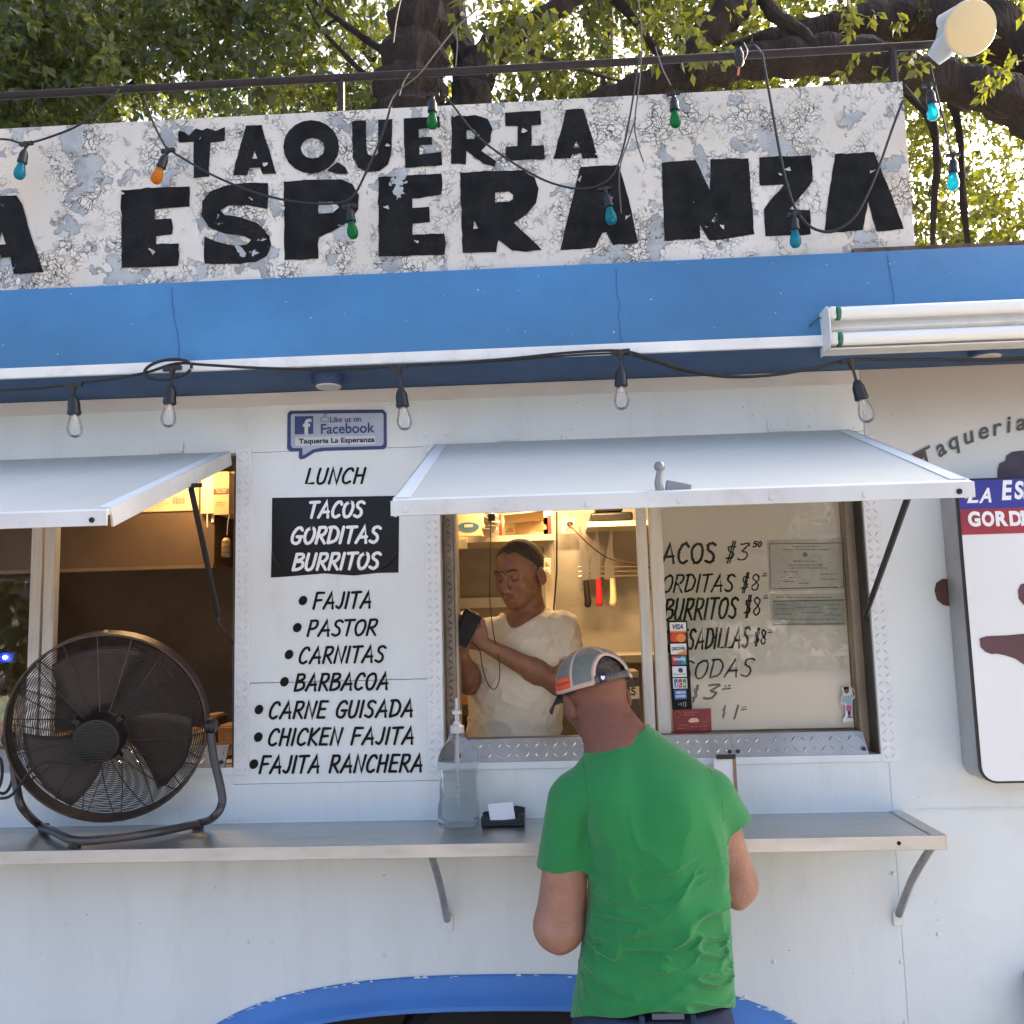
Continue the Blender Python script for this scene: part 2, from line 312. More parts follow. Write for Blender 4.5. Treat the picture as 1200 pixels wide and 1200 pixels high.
# ---------------------------------------------------------------- implicit surfaces for bodies and cloth
def smax(a, b, k): return -smin(-a, -b, k)
def rc(p, a, b, r1, r2):
    a = np.asarray(a); b = np.asarray(b); pa = p-a; ba = b-a; h = np.clip(pa@ba/(ba@ba), 0, 1)
    return np.linalg.norm(pa-h[:, None]*ba, axis=1)-(r1+(r2-r1)*h)
def el(p, c, r, R=None):
    q = p-np.asarray(c); q = q@R if R is not None else q; r = np.asarray(r, float)
    k0 = np.linalg.norm(q/r, axis=1)+1e-9; k1 = np.linalg.norm(q/(r*r), axis=1)+1e-9; return k0*(k0-1)/k1
def smin(a, b, k):
    h = np.clip(.5+.5*(b-a)/k, 0, 1); return b*(1-h)+a*h-k*h*(1-h)
def column(p, rows, zs):                         # rows: (x-centre, y-centre, half-x, half-y) at heights zs (ascending)
    z = p[:, 2]; R = np.array(rows); c = [np.interp(z, zs, R[:, i]) for i in range(4)]
    q = np.sqrt(((p[:, 0]-c[0])/c[2])**2+((p[:, 1]-c[1])/c[3])**2)
    return smax((q-1)*np.minimum(c[2], c[3])*.9, z-zs[-1], .012)
def vnoise(p):
    i = np.floor(p).astype(np.int64); f = p-i; f = f*f*(3-2*f); out = 0
    for dx in (0, 1):
        for dy in (0, 1):
            for dz in (0, 1):
                h = (i[:, 0]+dx)*374761393+(i[:, 1]+dy)*668265263+(i[:, 2]+dz)*2147483647; h = (h ^ (h >> 13))*1274126177; h = (h ^ (h >> 16)) & 0xffff
                wgt = (f[:, 0] if dx else 1-f[:, 0])*(f[:, 1] if dy else 1-f[:, 1])*(f[:, 2] if dz else 1-f[:, 2]); out = out+wgt*(h/65535.)
    return out
def snet(fn, xs, ys, zs):
    X, Y_, Z = np.meshgrid(xs, ys, zs, indexing='ij'); p = np.stack([X.ravel(), Y_.ravel(), Z.ravel()], 1)
    F = np.concatenate([fn(q) for q in np.array_split(p, max(1, len(p)//400000))]).reshape(X.shape)
    ins = F < 0; nx, ny, nz = F.shape
    s = np.zeros((nx-1, ny-1, nz-1), int)
    for a in (0, 1):
        for b in (0, 1):
            for c in (0, 1): s += ins[a:nx-1+a, b:ny-1+b, c:nz-1+c]
    act = np.argwhere((s > 0) & (s < 8)); idx = -np.ones(s.shape, int); idx[tuple(act.T)] = np.arange(len(act))
    acc = np.zeros((len(act), 3)); cnt = np.zeros(len(act)); co = (xs, ys, zs)
    for ax in range(3):
        o = [a for a in range(3) if a != ax]
        for b in (0, 1):
            for c in (0, 1):
                i0 = act.copy(); i0[:, o[0]] += b; i0[:, o[1]] += c; i1 = i0.copy(); i1[:, ax] += 1
                f0 = F[tuple(i0.T)]; f1 = F[tuple(i1.T)]; m_ = (f0 < 0) != (f1 < 0); t = np.where(m_, f0/(f0-f1+1e-12), 0)
                q = np.stack([co[k][i0[:, k]] for k in range(3)], 1).astype(float); q[:, ax] += t*(co[ax][i1[:, ax]]-co[ax][i0[:, ax]])
                acc += q*m_[:, None]; cnt += m_
    vs = acc/cnt[:, None]; fs = []
    for ax in range(3):
        o = [(ax+1) % 3, (ax+2) % 3]; n = [nx, ny, nz]
        sl0 = [slice(1, n[k]-1) for k in range(3)]; sl0[ax] = slice(0, n[ax]-1); sl1 = list(sl0); sl1[ax] = slice(1, n[ax])
        A = ins[tuple(sl0)]; B = ins[tuple(sl1)]; e = np.argwhere(A != B)
        if not len(e): continue
        fl = A[tuple(e.T)]; base = e.copy(); base[:, o[0]] += 1; base[:, o[1]] += 1
        def cell(d0, d1): q = base.copy(); q[:, o[0]] += d0; q[:, o[1]] += d1; return idx[tuple(q.T)]
        Q = np.stack([cell(-1, -1), cell(0, -1), cell(0, 0), cell(-1, 0)], 1); Q[~fl] = Q[~fl][:, ::-1]; fs.append(Q)
    return vs, np.concatenate(fs)

# ================================================================ SETTING
GROUND = M('concrete_ground', (.26, .235, .20), .85, var=.15, vs=.8, bump=.4, bs=12, dirt=.5, dcol=(.2, .18, .16), ds=1.5)
g = G().grid(lambda u, v: (-250+500*u, -250+500*v, 0), 8, 8); part('ground', g, GROUND, kind='structure')

# ================================================================ FOOD TRUCK
zH = P(750, 514)[2]; zHL = zH; zS = P(600, 449)[2]; OV = .27      # hinge height, soffit height, overhang
zB = P(775, 889)[2]                                              # bottom of the window openings
xL0, xL1 = -2.75, P(275, 720)[0]                                 # left window opening
xM0, xM1 = P(518.5, 740)[0], P(1021, 740)[0]                     # main window opening
zSeam = P(400, 798)[2]; xSeam = P(1045, 940)[0]; XE0, XE1 = -3.6, 2.9; zBot = .42
zC = P(800, 955.5)[2]                                            # counter
truck = thing('food_truck', 'white food truck with blue roof edge, open serving windows and painted menu', 'food truck', (0, 0, 0))
T = .045
def panel(x0, x1, z0, z1, y=0., mat=WHITE, name='wall_panel', bev=.0015):
    return part(name, G().box(x0, x1, y, T, z0, z1), mat, truck, bev=bev)
panel(XE0, xSeam, zH+.16, zS, 0, WHITE_OLD); panel(XE0, xSeam, zH, zH+.159, .001)
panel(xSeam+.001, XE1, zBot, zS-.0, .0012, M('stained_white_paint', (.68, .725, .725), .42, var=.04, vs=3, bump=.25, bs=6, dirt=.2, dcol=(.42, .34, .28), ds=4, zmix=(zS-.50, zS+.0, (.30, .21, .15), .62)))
panel(XE0, xL0, zB, zH-.001, .001)
panel(xL1, xM0, zSeam+.0008, zH-.001, .0); panel(xL1, xM0, zB-.05, zSeam-.0008, .0006)
panel(xM1, xSeam, zB, zH-.001, .0006)
# lower wall with the wheel arch opening
ax_c = P(585, 1190)[0]; az = P(592, 1143)[2]; hw = P(845, 1190)[0]-ax_c
def arch(dx, top, drop, n=30):
    out = []
    for i in range(n+1):
        a = math.pi*i/n; c = math.cos(a); s_ = math.sin(a); e = .62
        out.append((ax_c-dx*math.copysign(abs(c)**.8, c), drop+(top-drop)*s_**e))
    return out
zd = zBot-.05
oa = arch(hw*1.54, az+.004, zd); ia = arch(hw*1.40, P(592, 1187, -.05)[2], zd)
left = [(xL1, zB-.051)] if False else []
out = [(XE0, zB-.051 if False else zB-.001)]
cut = arch(hw*1.44, az-.03, zBot)
ol = [(XE0, zBot), (XE0, zB-.001), (xL1, zB-.001), (xL1, zB-.051), (xM0, zB-.051), (xM0, zB-.001), (xSeam, zB-.001), (xSeam, zBot)]+cut[::-1]
part('wall_panel', G().prism([(x, .0012, z) for x, z in ol], V(0, T, 0)), WHITE, truck)
prof = [(0, 0, .004), (.18, 0, -.006), (.5, 0, -.012), (.8, 0, -.03), (1, 0, -.06)]
g = G(); n = len(oa)
rows = [(0, .0), (.04, -.008), (.45, -.016), (.62, -.03), (.8, -.05), (.93, -.052), (1, -.04), (1.0, .05)]
for t, y in rows: g.v += [(o[0]*(1-t)+i[0]*t, y, o[1]*(1-t)+i[1]*t) for o, i in zip(oa, ia)]
g.f += [(r*n+i, r*n+i+1, (r+1)*n+i+1, (r+1)*n+i) for r in range(len(rows)-1) for i in range(n-1)]
arc = part('wheel_arch', g, BLUEB, truck)
# ragged paint edge above the arch
g = G()
for i in range(3, n-3):
    for q in range(3):
        t = random.random(); a = V(oa[i][0]*(1-t)+oa[i+1][0]*t, 0, oa[i][1]*(1-t)+oa[i+1][1]*t)
        s_ = random.uniform(.003, .009); g.add([a+V(-s_*1.5, -.0095, -.002), a+V(s_*1.5, -.0095, -.002), a+V(s_*.3, -.0095, random.uniform(-.008, .007))], [(0, 1, 2)])
part('chipped_paint', g, WHITE, truck, smooth=False, kind='stuff')
part('wheel_well', G().box(ax_c-hw*1.3, ax_c+hw*1.3, .5, .52, .2, az+.02).box(ax_c-hw*1.3, ax_c+hw*1.3, .05, .5, az+.01, az+.02), DARK, truck)
g = G().lathe([(.18, .0), (.36, .0), (.385, .03), (.385, .2), (.36, .23), (.18, .23)], (ax_c, .32, .385), (0, -1, 0), 32)
tyre = part('wheel', g, M('tyre_rubber', (.015, .015, .016), .85, bump=.4), truck)
part('rim', G().lathe([(.02, .0), (.18, .0), (.19, .1), (.17, .18), (.09, .17), (.05, .2), (.02, .2)], (ax_c, .32, .385), (0, -1, 0), 24), ALU, tyre)
# roof edge: soffit, drip strip, blue band curving back on to the roof
zs0 = P(500, 424, -OV)[2]; zs1 = P(500, 412, -OV)[2]; zt = P(500, 318, -.19)[2]
part('soffit', G().box(XE0, XE1, -OV+.006, .04, zS, zS+.012), M('shaded_blue_paint', (.030, .082, .18), .5, var=.15, dirt=.3, dcol=(.05, .06, .08), ds=5), truck)  # darker copy of the roof blue, with the underside's shade put into its colour
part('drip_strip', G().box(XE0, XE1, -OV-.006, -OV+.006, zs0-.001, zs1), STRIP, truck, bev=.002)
nx_ = 40
def fas(u, v):
    x = XE0+(XE1-XE0)*u; y = -OV+.002+.075*v**1.7; z = zs1-.002+(zt-zs1)*v
    return (x, y-.004*math.sin(6*x)*v*(1-v), z)
fa = part('roof_edge', G().grid(fas, 60, 10), BLUE, truck)
g = G()
for i in range(45):
    x = random.uniform(-1.9, 1.7); v = random.random(); r_ = random.choice([.0012, .0018, .003]); c = V(*fas((x-XE0)/(XE1-XE0), v))+V(0, -.001, 0)
    g.add([c+V(r_*math.cos(a)*random.uniform(.5, 1.8), 0, r_*math.sin(a)) for a in np.linspace(0, 6.28, 7)[:-1]], [tuple(range(6))])
part('paint_specks', g, M('pale_speck', (.4, .42, .44), .8, var=.6, vs=200), truck, smooth=False, kind='stuff')
part('roof', G().box(XE0, XE1, -OV+.077, 1.62, zt-.02, zt), BLUE, truck, bev=.004)
part('roof_rail', G().box(P(1000, 283, -.19)[0], XE1, -.185, -.165, zt+.001, zt+.014), M('rusty_rail', (.10, .06, .045), .8, var=.5, vs=30), truck)
for px, y0, y1 in ((1040, 300, 400), (722, 318, 405), (205, 340, 420)):      # seam cracks in the blue band
    pa = [P(px+random.uniform(-2, 2)+(k*.7), y0+(y1-y0)*k/8, -.19-.08*k/8) for k in range(9)]
    pa = [V(p[0], fas(0, max(0, min(1, (p[2]-zs1)/(zt-zs1))))[1]-.0015, p[2]) for p in pa]; part('seam_crack', G().tube(pa, .0009, 4), M('dark_blue_crack', (.03, .09, .24), .7), truck)
for px, py in ((385, 455), (1155, 420)):
    p = PZ(px, py-14, zS); o = part('puck_light', G().lathe([(.04, -.03), (.046, -.028), (.05, 0)], (p[0], p[1], zS), (0, 0, 1), 24), M('dark_blue_fixture', (.02, .05, .15), .4), truck)
    part('lens', G().lathe([(.036, -.035), (.038, -.0305)], (p[0], p[1], zS), (0, 0, 1), 20), M('frosted_lens', (.5, .5, .46), .3), o)
# far sides, back, floor and inside lining
part('end_wall', G().box(XE0, XE0+.04, T, 1.6, zBot, zt-.021), WHITE, truck); part('end_wall', G().box(XE1-.04, XE1, T, 1.6, zBot, zt-.021), WHITE, truck)
part('back_wall', G().box(XE0+.04, XE1-.04, 1.56, 1.6, zBot, zt-.021), WHITE, truck)
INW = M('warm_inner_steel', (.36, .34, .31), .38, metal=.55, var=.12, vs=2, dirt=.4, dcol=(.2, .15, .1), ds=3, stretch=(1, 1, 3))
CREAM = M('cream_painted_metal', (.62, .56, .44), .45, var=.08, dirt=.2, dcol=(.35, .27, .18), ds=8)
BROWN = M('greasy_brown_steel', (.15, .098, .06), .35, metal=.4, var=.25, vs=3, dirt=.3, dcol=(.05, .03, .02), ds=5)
FL = .50; YB = 1.45
xD = P(500, 740, .8)[0]                                    # divider between dark grill side and bright side
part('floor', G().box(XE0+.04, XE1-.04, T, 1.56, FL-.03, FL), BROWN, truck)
part('ceiling', G().box(XE0+.04, XE1-.04, T+.001, 1.56, zS-.02, zS-.001), CREAM, truck)
part('inner_wall', G().box(xD+.01, XE1-.05, YB, YB+.02, FL, zS-.021), INW, truck)
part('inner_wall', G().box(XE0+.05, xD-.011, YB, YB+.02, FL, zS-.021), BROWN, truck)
part('divider', G().box(xD-.01, xD+.01, .55, YB+.02, FL, zS-.021), BROWN, truck)
# tread plate diamonds
def tread(x0, x1, z0, z1, Y, pitch, mat, owner, L=.013, wd=.0034, h=.0032, name='tread_pattern', slope=None):
    g = G(); nx = max(1, round((x1-x0)/pitch)); nz = max(1, round((z1-z0)/pitch)); px_ = (x1-x0)/nx; pz_ = (z1-z0)/nz
    for i in range(nx):
        for j in range(nz):
            x = x0+(i+.5)*px_; z = z0+(j+.5)*pz_; s_ = 1 if (i+j) % 2 else -1; y = Y(z) if callable(Y) else Y
            d = V(s_*.707, 0, .707)*L; e = V(.707, 0, -s_*.707)*wd; c = V(x, y, z); dy = (lambda q: V(q[0], (Y(q[2]) if callable(Y) else Y)-.0002, q[2]))
            g.add([dy(c+d), dy(c+e), dy(c-d), dy(c-e), dy(c+d*.5)+V(0, -h, 0), dy(c-d*.5)+V(0, -h, 0)], [(0, 1, 4), (1, 2, 5), (1, 5, 4), (2, 3, 5), (3, 0, 4), (3, 4, 5)])
    return part(name, g, mat, owner, smooth=False, kind='stuff')
wT = P(1047, 880)[0]-P(1030, 880)[0]+.006
def trim(x0, z0, z1, mat=TRIMW):
    o = part('trim_strip', G().box(x0, x0+wT, -.004, -.0002, z0, z1), mat, truck, bev=.0008)
    tread(x0+.003, x0+wT-.003, z0+.005, z1-.005, -.004, .0235, mat, o, L=.0092)
zTr = P(288, 525)[2]; zTb = P(298, 908)[2]
trim(xL1+.002, zTb, zTr); trim(xM0-wT-.002, zTb, zTr); trim(xM1+.002, zTb, zH-.02)
trl = part('sill_strip', G().box(xM0, xM1+.0015, -.004, -.0002, zTb+.002, zB), WHITE, truck, bev=.001)
part('sill_strip', G().box(xL0, xL1+.0015, -.004, -.0002, zTb+.002, zB), WHITE, truck, bev=.001)
# serving windows
Yf = .10
def window(x0, x1, posts, pane_x, jamb_l=True):
    # jamb linings, sill plates, posts and the fixed pane
    wn = part('window_frame', G().box(x0, x1, T, Yf+.05, zH-.012, zH-.001), BROWN, truck)
    part('jamb', G().box(x1-.004, x1, .0, Yf+.03, zB+.0, zH-.012), M('dark_jamb', (.05, .045, .04), .5, metal=.3), wn)
    part('jamb', G().box(x1-.03, x1-.0045, Yf-.03, Yf+.03, zB, zH-.012), M('tarnished_brass_frame', (.33, .27, .21), .4, metal=.6, var=.3), wn)
    if jamb_l:
        part('jamb', G().box(x0, x0+.004, .0, Yf+.03, zB, zH-.012), PLATED, wn)
        o = part('jamb', G().box(x0+.0045, x0+.034, Yf-.06, Yf+.02, zB, zH-.012), PLATED, wn); tread(x0+.006, x0+.033, zB+.05, zH-.02, Yf-.0601, .02, PLATED, wn, L=.010)
        part('jamb', G().box(x0+.0345, x0+.043, Yf-.05, Yf+.02, zB, zH-.012), M('tarnished_brass_frame', (0, 0, 0)), wn)
    zt_ = P(775, 863, .03)[2]
    spx = [x0+.03, (x0+x1)/2+.22, x1-.03]
    for a, b in zip(spx[:-1], spx[1:]):
        q = G().prism([(a, .004, zB+.0), (a, .05, zt_), (a, .06, zt_), (a, .014, zB)], V(b-a-.001, 0, 0))
        o = part('sill_plate', q, PLATE, wn); yf = lambda z: .004+(z-zB)/(zt_-zB)*.046
        tread(a+.004, b-.004, zB+.004, zt_-.004, yf, .0285, POL, o, L=.0112, wd=.0036, h=.0032)
        for cx in (a+.012, b-.012): part('bolt', G().lathe([(.007, 0), (.006, .004), (.001, .005)], (cx, yf(zB+.014), zB+.014), (0, -1, 0), 10), BLACKM, o)
    part('sill', G().box(x0, x1, .0, Yf+.08, zB-.02, zB-.0005), ALU, wn)
    for a, b in posts: part('window_post', G().box(a, b, Yf-.012, Yf+.016, zt_-.0, zH-.012), ALU, wn, bev=.002)
    part('window_track', G().box(x0+.044, x1-.031, Yf-.01, Yf+.02, zt_-.012, zt_-.001), M('tarnished_brass_frame', (0, 0, 0)), wn)
    part('pane', G().box(pane_x[0], pane_x[1], Yf+.002, Yf+.006, zt_, zH-.013), M_glass('pane_glass', (.97, .97, .96), 1.15, .01), wn)
    return wn
X_ = lambda px, y, Y: P(px, y, Y)[0]
window(xM0, xM1, [(X_(749, 700, Yf), X_(761, 700, Yf)), (X_(764, 700, Yf), X_(779, 700, Yf))], (X_(779.5, 700, Yf), xM1-.031))
window(xL0, xL1, [(X_(37, 700, Yf), X_(50, 700, Yf)), (X_(53, 700, Yf), X_(66, 700, Yf))], (xL0, X_(36.5, 700, Yf)), False)
# awnings: flaps hinged above the windows, propped out and down
Yo = -.80; zo = P(800, 580, Yo)[2]; dv = nrm(V(0, Yo, zo-zH)); AL = math.hypot(Yo, zo-zH); nv = nrm(np.cross(V(1, 0, 0), dv)); nv = nv if nv[2] > 0 else -nv
def awning(x0, x1, rodx, latch, label):
    aw = part('awning', G().obox(V((x0+x1)/2, 0, zH)+dv*(AL/2)+V(0, -.004, 0), V((x1-x0)/2, 0, 0), dv*(AL/2-.012), nv*.006), AWN, truck, label=label, bev=.001)
    zf = P(800, 594, Yo)[2]
    part('awning_rim', G().box(x0-.004, x1+.004, Yo-.006, Yo-.0, zf, zo+.008), AWNR, aw, bev=.0012)
    part('awning_lip', G().obox(V((x0+x1)/2, 0, zH)+dv*(AL-.008)+nv*.008, V((x1-x0)/2, 0, 0), dv*.009, nv*.0015), WHITE, aw)
    g = G()
    for i in range(60):
        c = V(random.uniform(x0+.03, x1-.03), 0, zH)+dv*random.uniform(.03, AL-.03)+nv*.0065; r_ = random.choice([.0008, .0012, .002]); L_ = random.choice([1, 1, 1.5, 6]); t_ = nrm(V(1, 0, 0)+dv*random.uniform(-1, 1)); e_ = np.cross(nv, t_)
        g.add([c+t_*r_*L_*math.cos(a)+e_*r_*.7*math.sin(a) for a in np.linspace(0, 6.28, 7)[:-1]], [tuple(range(6))])
    part('scuff_marks', g, M('awning_scuffs', (.28, .30, .30), .8, var=.5, vs=150), aw, smooth=False, kind='stuff')
    for sx in (x0, x1):
        s_ = -1 if sx == x0 else 1
        part('side_rim', G().obox(V(sx, 0, zH)+dv*(AL*.5)-nv*.012, V(.003, 0, 0), dv*(AL/2-.02), nv*.022), AWNR, aw, bev=.001)
        part('edge_trim', G().obox(V(sx-s_*.016, 0, zH)+dv*(AL*.5)+nv*.009, V(.018, 0, 0), dv*(AL/2-.03), nv*.001), WHITE, aw)
    n = 7
    for i in range(n):
        cx = x0+.03+(x1-x0-.06)*i/(n-1)
        part('screw', G().lathe([(.0065, 0), (.006, .003), (.002, .0035)], (cx, Yo-.006, (zo+zf)/2), (0, -1, 0), 10), AWNR if i != n-1 else DARK, aw)
    for cx in latch['hinge']:
        h = part('hinge', G().box(cx-.038, cx+.038, -.004, -.0002, zH+.012, zH+.04).tube([(cx-.036, -.005, zH+.008), (cx+.036, -.005, zH+.008)], .005, 8), WHITE, aw)
        for k in (-.025, 0, .025): part('screw', G().lathe([(.004, 0), (.003, .002)], (cx+k, -.004, zH+.028), (0, -1, 0), 8), STRIP, h)
    for a, b, c in rodx:
        rr = part('prop_rod', G().tube([a, b], .0085, 8), BLACKM, aw); part('rod_hook', G().tube([b, b+V(0, .0, -.02), c], .004, 6).tube([a+V(-.05, -.01, .006), a+V(.03, .0, .01)], .007, 6), BLACKM if a[0] < 0 else BLACKM, rr)
    return aw
aL = awning(-2.62, X_(272, 534, 0), [(P(224, 573, -.32), P(256, 722, -.06), P(274, 755, .01))], dict(hinge=[X_(201, 530, 0), -2.2]), 'left awning flap cut off by the edge of the photo')
aR = awning(X_(512, 526, 0), X_(991, 504, 0), [(P(1064, 583, -.62), P(1014, 722, .0), P(1019, 727, .01))], dict(hinge=[X_(597, 522, 0), X_(914, 504, 0)]), 'wide awning flap with a metal latch near its front edge')
# latch standing on the awning
b0 = P(778, 582, Yo+.02); g = G().obox(b0+V(0, 0, .0), V(.035, 0, 0), V(0, .016, 0), V(0, 0, .004)); lt = part('latch', g, ALU, aR, bev=.001)
LM = M('dull_zinc', (.24, .25, .26), .45, metal=.7, var=.2)
part('latch_handle', G().tube([b0+V(-.008, -.005, .004), b0+V(-.012, -.01, .03), b0+V(-.008, -.012, .055)], [.010, .009, .007], 10).lathe([(.004, -.012), (.0115, -.004), (.0125, .004), (.008, .012)], b0+V(-.008, -.012, .064), (0, 0, 1), 12), LM, lt)
part('latch_arm', G().obox(b0+V(.032, -.006, .018), V(.028, 0, -.006), V(0, .006, 0), V(.002, 0, .012)), LM, lt, bev=.003)
# counter
cx1 = X_(1056, 947, 0); cy = -.30
ct = part('counter', G().box(-3.2, cx1+.0, cy, -.0005, zC-.004, zC), STEEL, truck)
part('counter_edge', G().box(-3.2, cx1+.0, cy-.005, cy, zC-.034, zC+.001), M('counter_edge_steel', (.55, .53, .50), .33, metal=.7, var=.12, vs=5, dirt=.3, dcol=(.3, .26, .22), ds=7, stretch=(1, 1, 4)), ct, bev=.0015)
part('counter_edge', G().box(cx1, cx1+.004, cy-.005, -.001, zC-.034, zC+.001), STEEL, ct)
part('counter_end_strip', G().box(cx1-.035, cx1-.002, cy+.004, -.004, zC+.0003, zC+.003), STEEL, ct)
part('screw', G().lathe([(.006, 0), (.002, .003)], (cx1-.12, cy-.005, zC-.016), (0, -1, 0), 8), DARK, ct)
g = G()
for i in range(90):
    x = -3+i*.052; g.add([(x, -.0025, zC+.0005), (x+.052, -.0025, zC+.0005), (x+.052, -.0015, zC+.004+.004*random.random()), (x, -.0015, zC+.004+.003*random.random())], [(0, 1, 2, 3)])
part('caulk_bead', g, WHITE, ct)
for (tx, ty), (bx, by) in (((1094, 994), (1053, 1072)), ((505, 1004), (524, 1078))):
    a = P(tx, ty, cy+.05); a[2] = zC-.034; b = P(bx, by, -.004); m_ = (a+b)/2+V(0, .02, -.0)
    br = part('bracket', G().tube(spline([a, m_+V(0, -.0, .0), b], 5), .0105, 8), M('galvanised_tube', (.36, .36, .36), .45, metal=.6, var=.2, vs=15), ct)
    part('bracket_foot', G().box(b[0]-.017, b[0]+.017, -.007, -.0005, b[2]-.03, b[2]+.012), WHITE, br, bev=.002)
# rivets on the lower wall
for px, py in ((1047, 1024), (1056, 1127), (907, 1127), (873, 1169), (290, 1104), (1061, 1198), (645, 1000), (1100, 1095), (497, 512), (632, 514), (949, 500), (450, 1120)):
    p = P(px, py, 0); part('rivet', G().lathe([(.0065, 0), (.0055, .003), (.002, .0045)], (p[0], .0005, p[2]), (0, -1, 0), 10), WHITE, truck)
g = G()
for i in range(70):
    p = P(random.uniform(0, 1200), random.choice([random.uniform(925, 1190), random.uniform(470, 520)]), 0); r_ = random.uniform(.0008, .0022)
    g.add([(p[0]+r_*math.cos(a)*random.uniform(.6, 1.5), -.0007, p[2]+r_*math.sin(a)) for a in np.linspace(0, 6.28, 6)[:-1]], [(0, 1, 2, 3, 4)])
part('paint_chips', g, M('chip_dark', (.12, .10, .09), .8), truck, smooth=False, kind='stuff')
part('lap_strip', G().box(XE0, xSeam-.01, -.004, -.0003, zS-.045, zS-.002), WHITE_OLD, truck, bev=.001)
p = P(1198, 1137, 0); part('hatch_box', G().box(p[0], p[0]+.5, -.09, -.001, .45, p[2]), M('dark_grey_box', (.08, .09, .1), .5), truck, bev=.006)

# ---- painted menu between the windows
YT = -.0022
def menu(s, x0, x1, b0, b1, cap, bullet=None):
    pn = part('menu_line', G().box(0, .0001, .01, .0101, 2, 2.0001), DARK, truck) if False else None
    o = bpy.data.objects.new('menu_line', None); C.objects.link(o); o.parent = truck; OFF[o.name] = np.zeros(3)
    text(s, x0, x1, b0, b1, cap, YT, BLACKT, o, wd=.082)
    if bullet:
        c = P(*bullet, YT); part('bullet', G().add([(c[0]+(.0135*math.cos(a)+.002*math.sin(a)), YT, c[2]+.0145*math.sin(a)) for a in np.linspace(0, 2*math.pi, 19)[:-1]], [tuple(range(18))]), BLACKT, o, smooth=False)
menu('LUNCH', 358, 429, 567, 566, 17.5)
menu('FAJITA', 367, 437, 713.5, 712, 18.5, (355, 703.7)); menu('PASTOR', 360, 443, 745.5, 744, 18, (348.3, 735.5)); menu('CARNITAS', 350, 452, 777.5, 775.5, 18.5, (338.7, 767))
menu('BARBACOA', 345, 457, 809.5, 807.5, 19, (333.3, 799)); menu('CARNE GUISADA', 315, 486, 842, 839.5, 19, (303.5, 831.5)); menu('CHICKEN FAJITA', 314, 487, 873.5, 871.5, 19, (302.6, 863.8)); menu('FAJITA RANCHERA', 304, 497, 906, 904, 19.5, (297.4, 895.5))
BG = M('glossy_black_vinyl', (.005, .005, .0055), .3, var=.05, bump=.3, bs=9, spec=.3)
vs_ = [(319, 583.5), (468, 581), (467.5, 626), (467, 671), (442, 671.5), (415, 674.5), (380, 672), (345, 675), (317.5, 677), (318.5, 640)]
bpn = poly(vs_, -.0012, truck, None, 'black_panel') if False else part('black_panel', G().prism([P(x, y, -.0006) for x, y in vs_], V(0, -.0012, 0)), BG, truck, smooth=False)
part('peeling_fold', G().tube(spline([P(466, 640, -.004), P(462, 652, -.005), P(452, 663, -.004), P(440, 668, -.003)], 5), [.0006]*3+[.004]*9+[.0006]*4, 6).tube(spline([P(319, 640, -.004), P(322, 655, -.004), P(330, 668, -.004), P(333, 674, -.003)], 5), [.0005]*3+[.0035]*9+[.0006]*4, 6), BG, bpn)
for s, a, b, c, d, h in (('TACOS', 361, 427, 606.5, 605.5, 18), ('GORDITAS', 341, 446, 637, 635.5, 18.5), ('BURRITOS', 343, 446, 668, 666, 18.5)): text(s, a, b, c, d, h, YT-.001, WHITET, bpn, wd=.098)

# ---- arched lettering and painted figure on the right of the wall
GREYT = M('faded_grey_print', (.07, .07, .075), .5, var=.3)
arcp = spline([P(1078, 549), P(1095, 540), P(1115, 527.5), P(1140, 518), P(1160, 512), P(1185, 506), P(1215, 501), P(1250, 498), P(1300, 499), P(1350, 506), P(1400, 519), P(1440, 536), P(1470, 556)], 8)
al = bpy.data.objects.new('arched_lettering', None); C.objects.link(al); al.parent = truck; OFF[al.name] = np.zeros(3)
def on_arc(d):
    acc = 0
    for a, b in zip(arcp[:-1], arcp[1:]):
        L = np.linalg.norm(b-a)
        if acc+L >= d: return a+(b-a)*((d-acc)/L), nrm(b-a)
        acc += L
    return arcp[-1], nrm(arcp[-1]-arcp[-2])
cur = .004
for ch in 'Taqueria La Esperanza':
    if ch == ' ': cur += .024; continue
    cu = bpy.data.curves.new('t', 'FONT'); cu.body = ch; cu.size = 1; cu.shear = .3; cu.offset = .02
    o = bpy.data.objects.new('t', cu); C.objects.link(o); me = o.evaluated_get(bpy.context.evaluated_depsgraph_get()).to_mesh()
    vv = np.array([v.co[:] for v in me.vertices]); ff = [tuple(q.vertices) for q in me.polygons]; bpy.data.objects.remove(o); bpy.data.curves.remove(cu)
    S = .071; wd_ = vv[:, 0].max()*S; q, t = on_arc(cur+wd_/2); up = V(-t[2], 0, t[0])
    W3 = q+(vv[:, 0:1]*S-wd_/2)*t+vv[:, 1:2]*S*up; W3[:, 1] = YT; part('letter', G().add(W3, ff), GREYT, al, smooth=False); cur += wd_+.0045
FIGP = M('dark_plum_paint', (.05, .035, .055), .5, var=.5, vs=9); FIGB = M('dark_brown_paint', (.075, .028, .022), .5, var=.4, vs=12)
fg = poly([(1169, 551), (1171, 543), (1178, 540), (1179, 534), (1186, 529.5), (1196, 528), (1215, 529), (1230, 538), (1232, 560), (1169, 562)], -.0008, FIGP, truck, 'painted_figure')
poly([(1121, 678), (1104, 678.5), (1097, 683), (1095, 692), (1098, 703), (1105, 709), (1118, 711.5), (1135, 710), (1135, 678)], -.0008, FIGB, truck, 'painted_figure')
poly([(1068, 532), (1078, 527.5), (1083, 527), (1082, 536), (1079, 541)], -.0008, FIGB, truck, 'painted_figure')

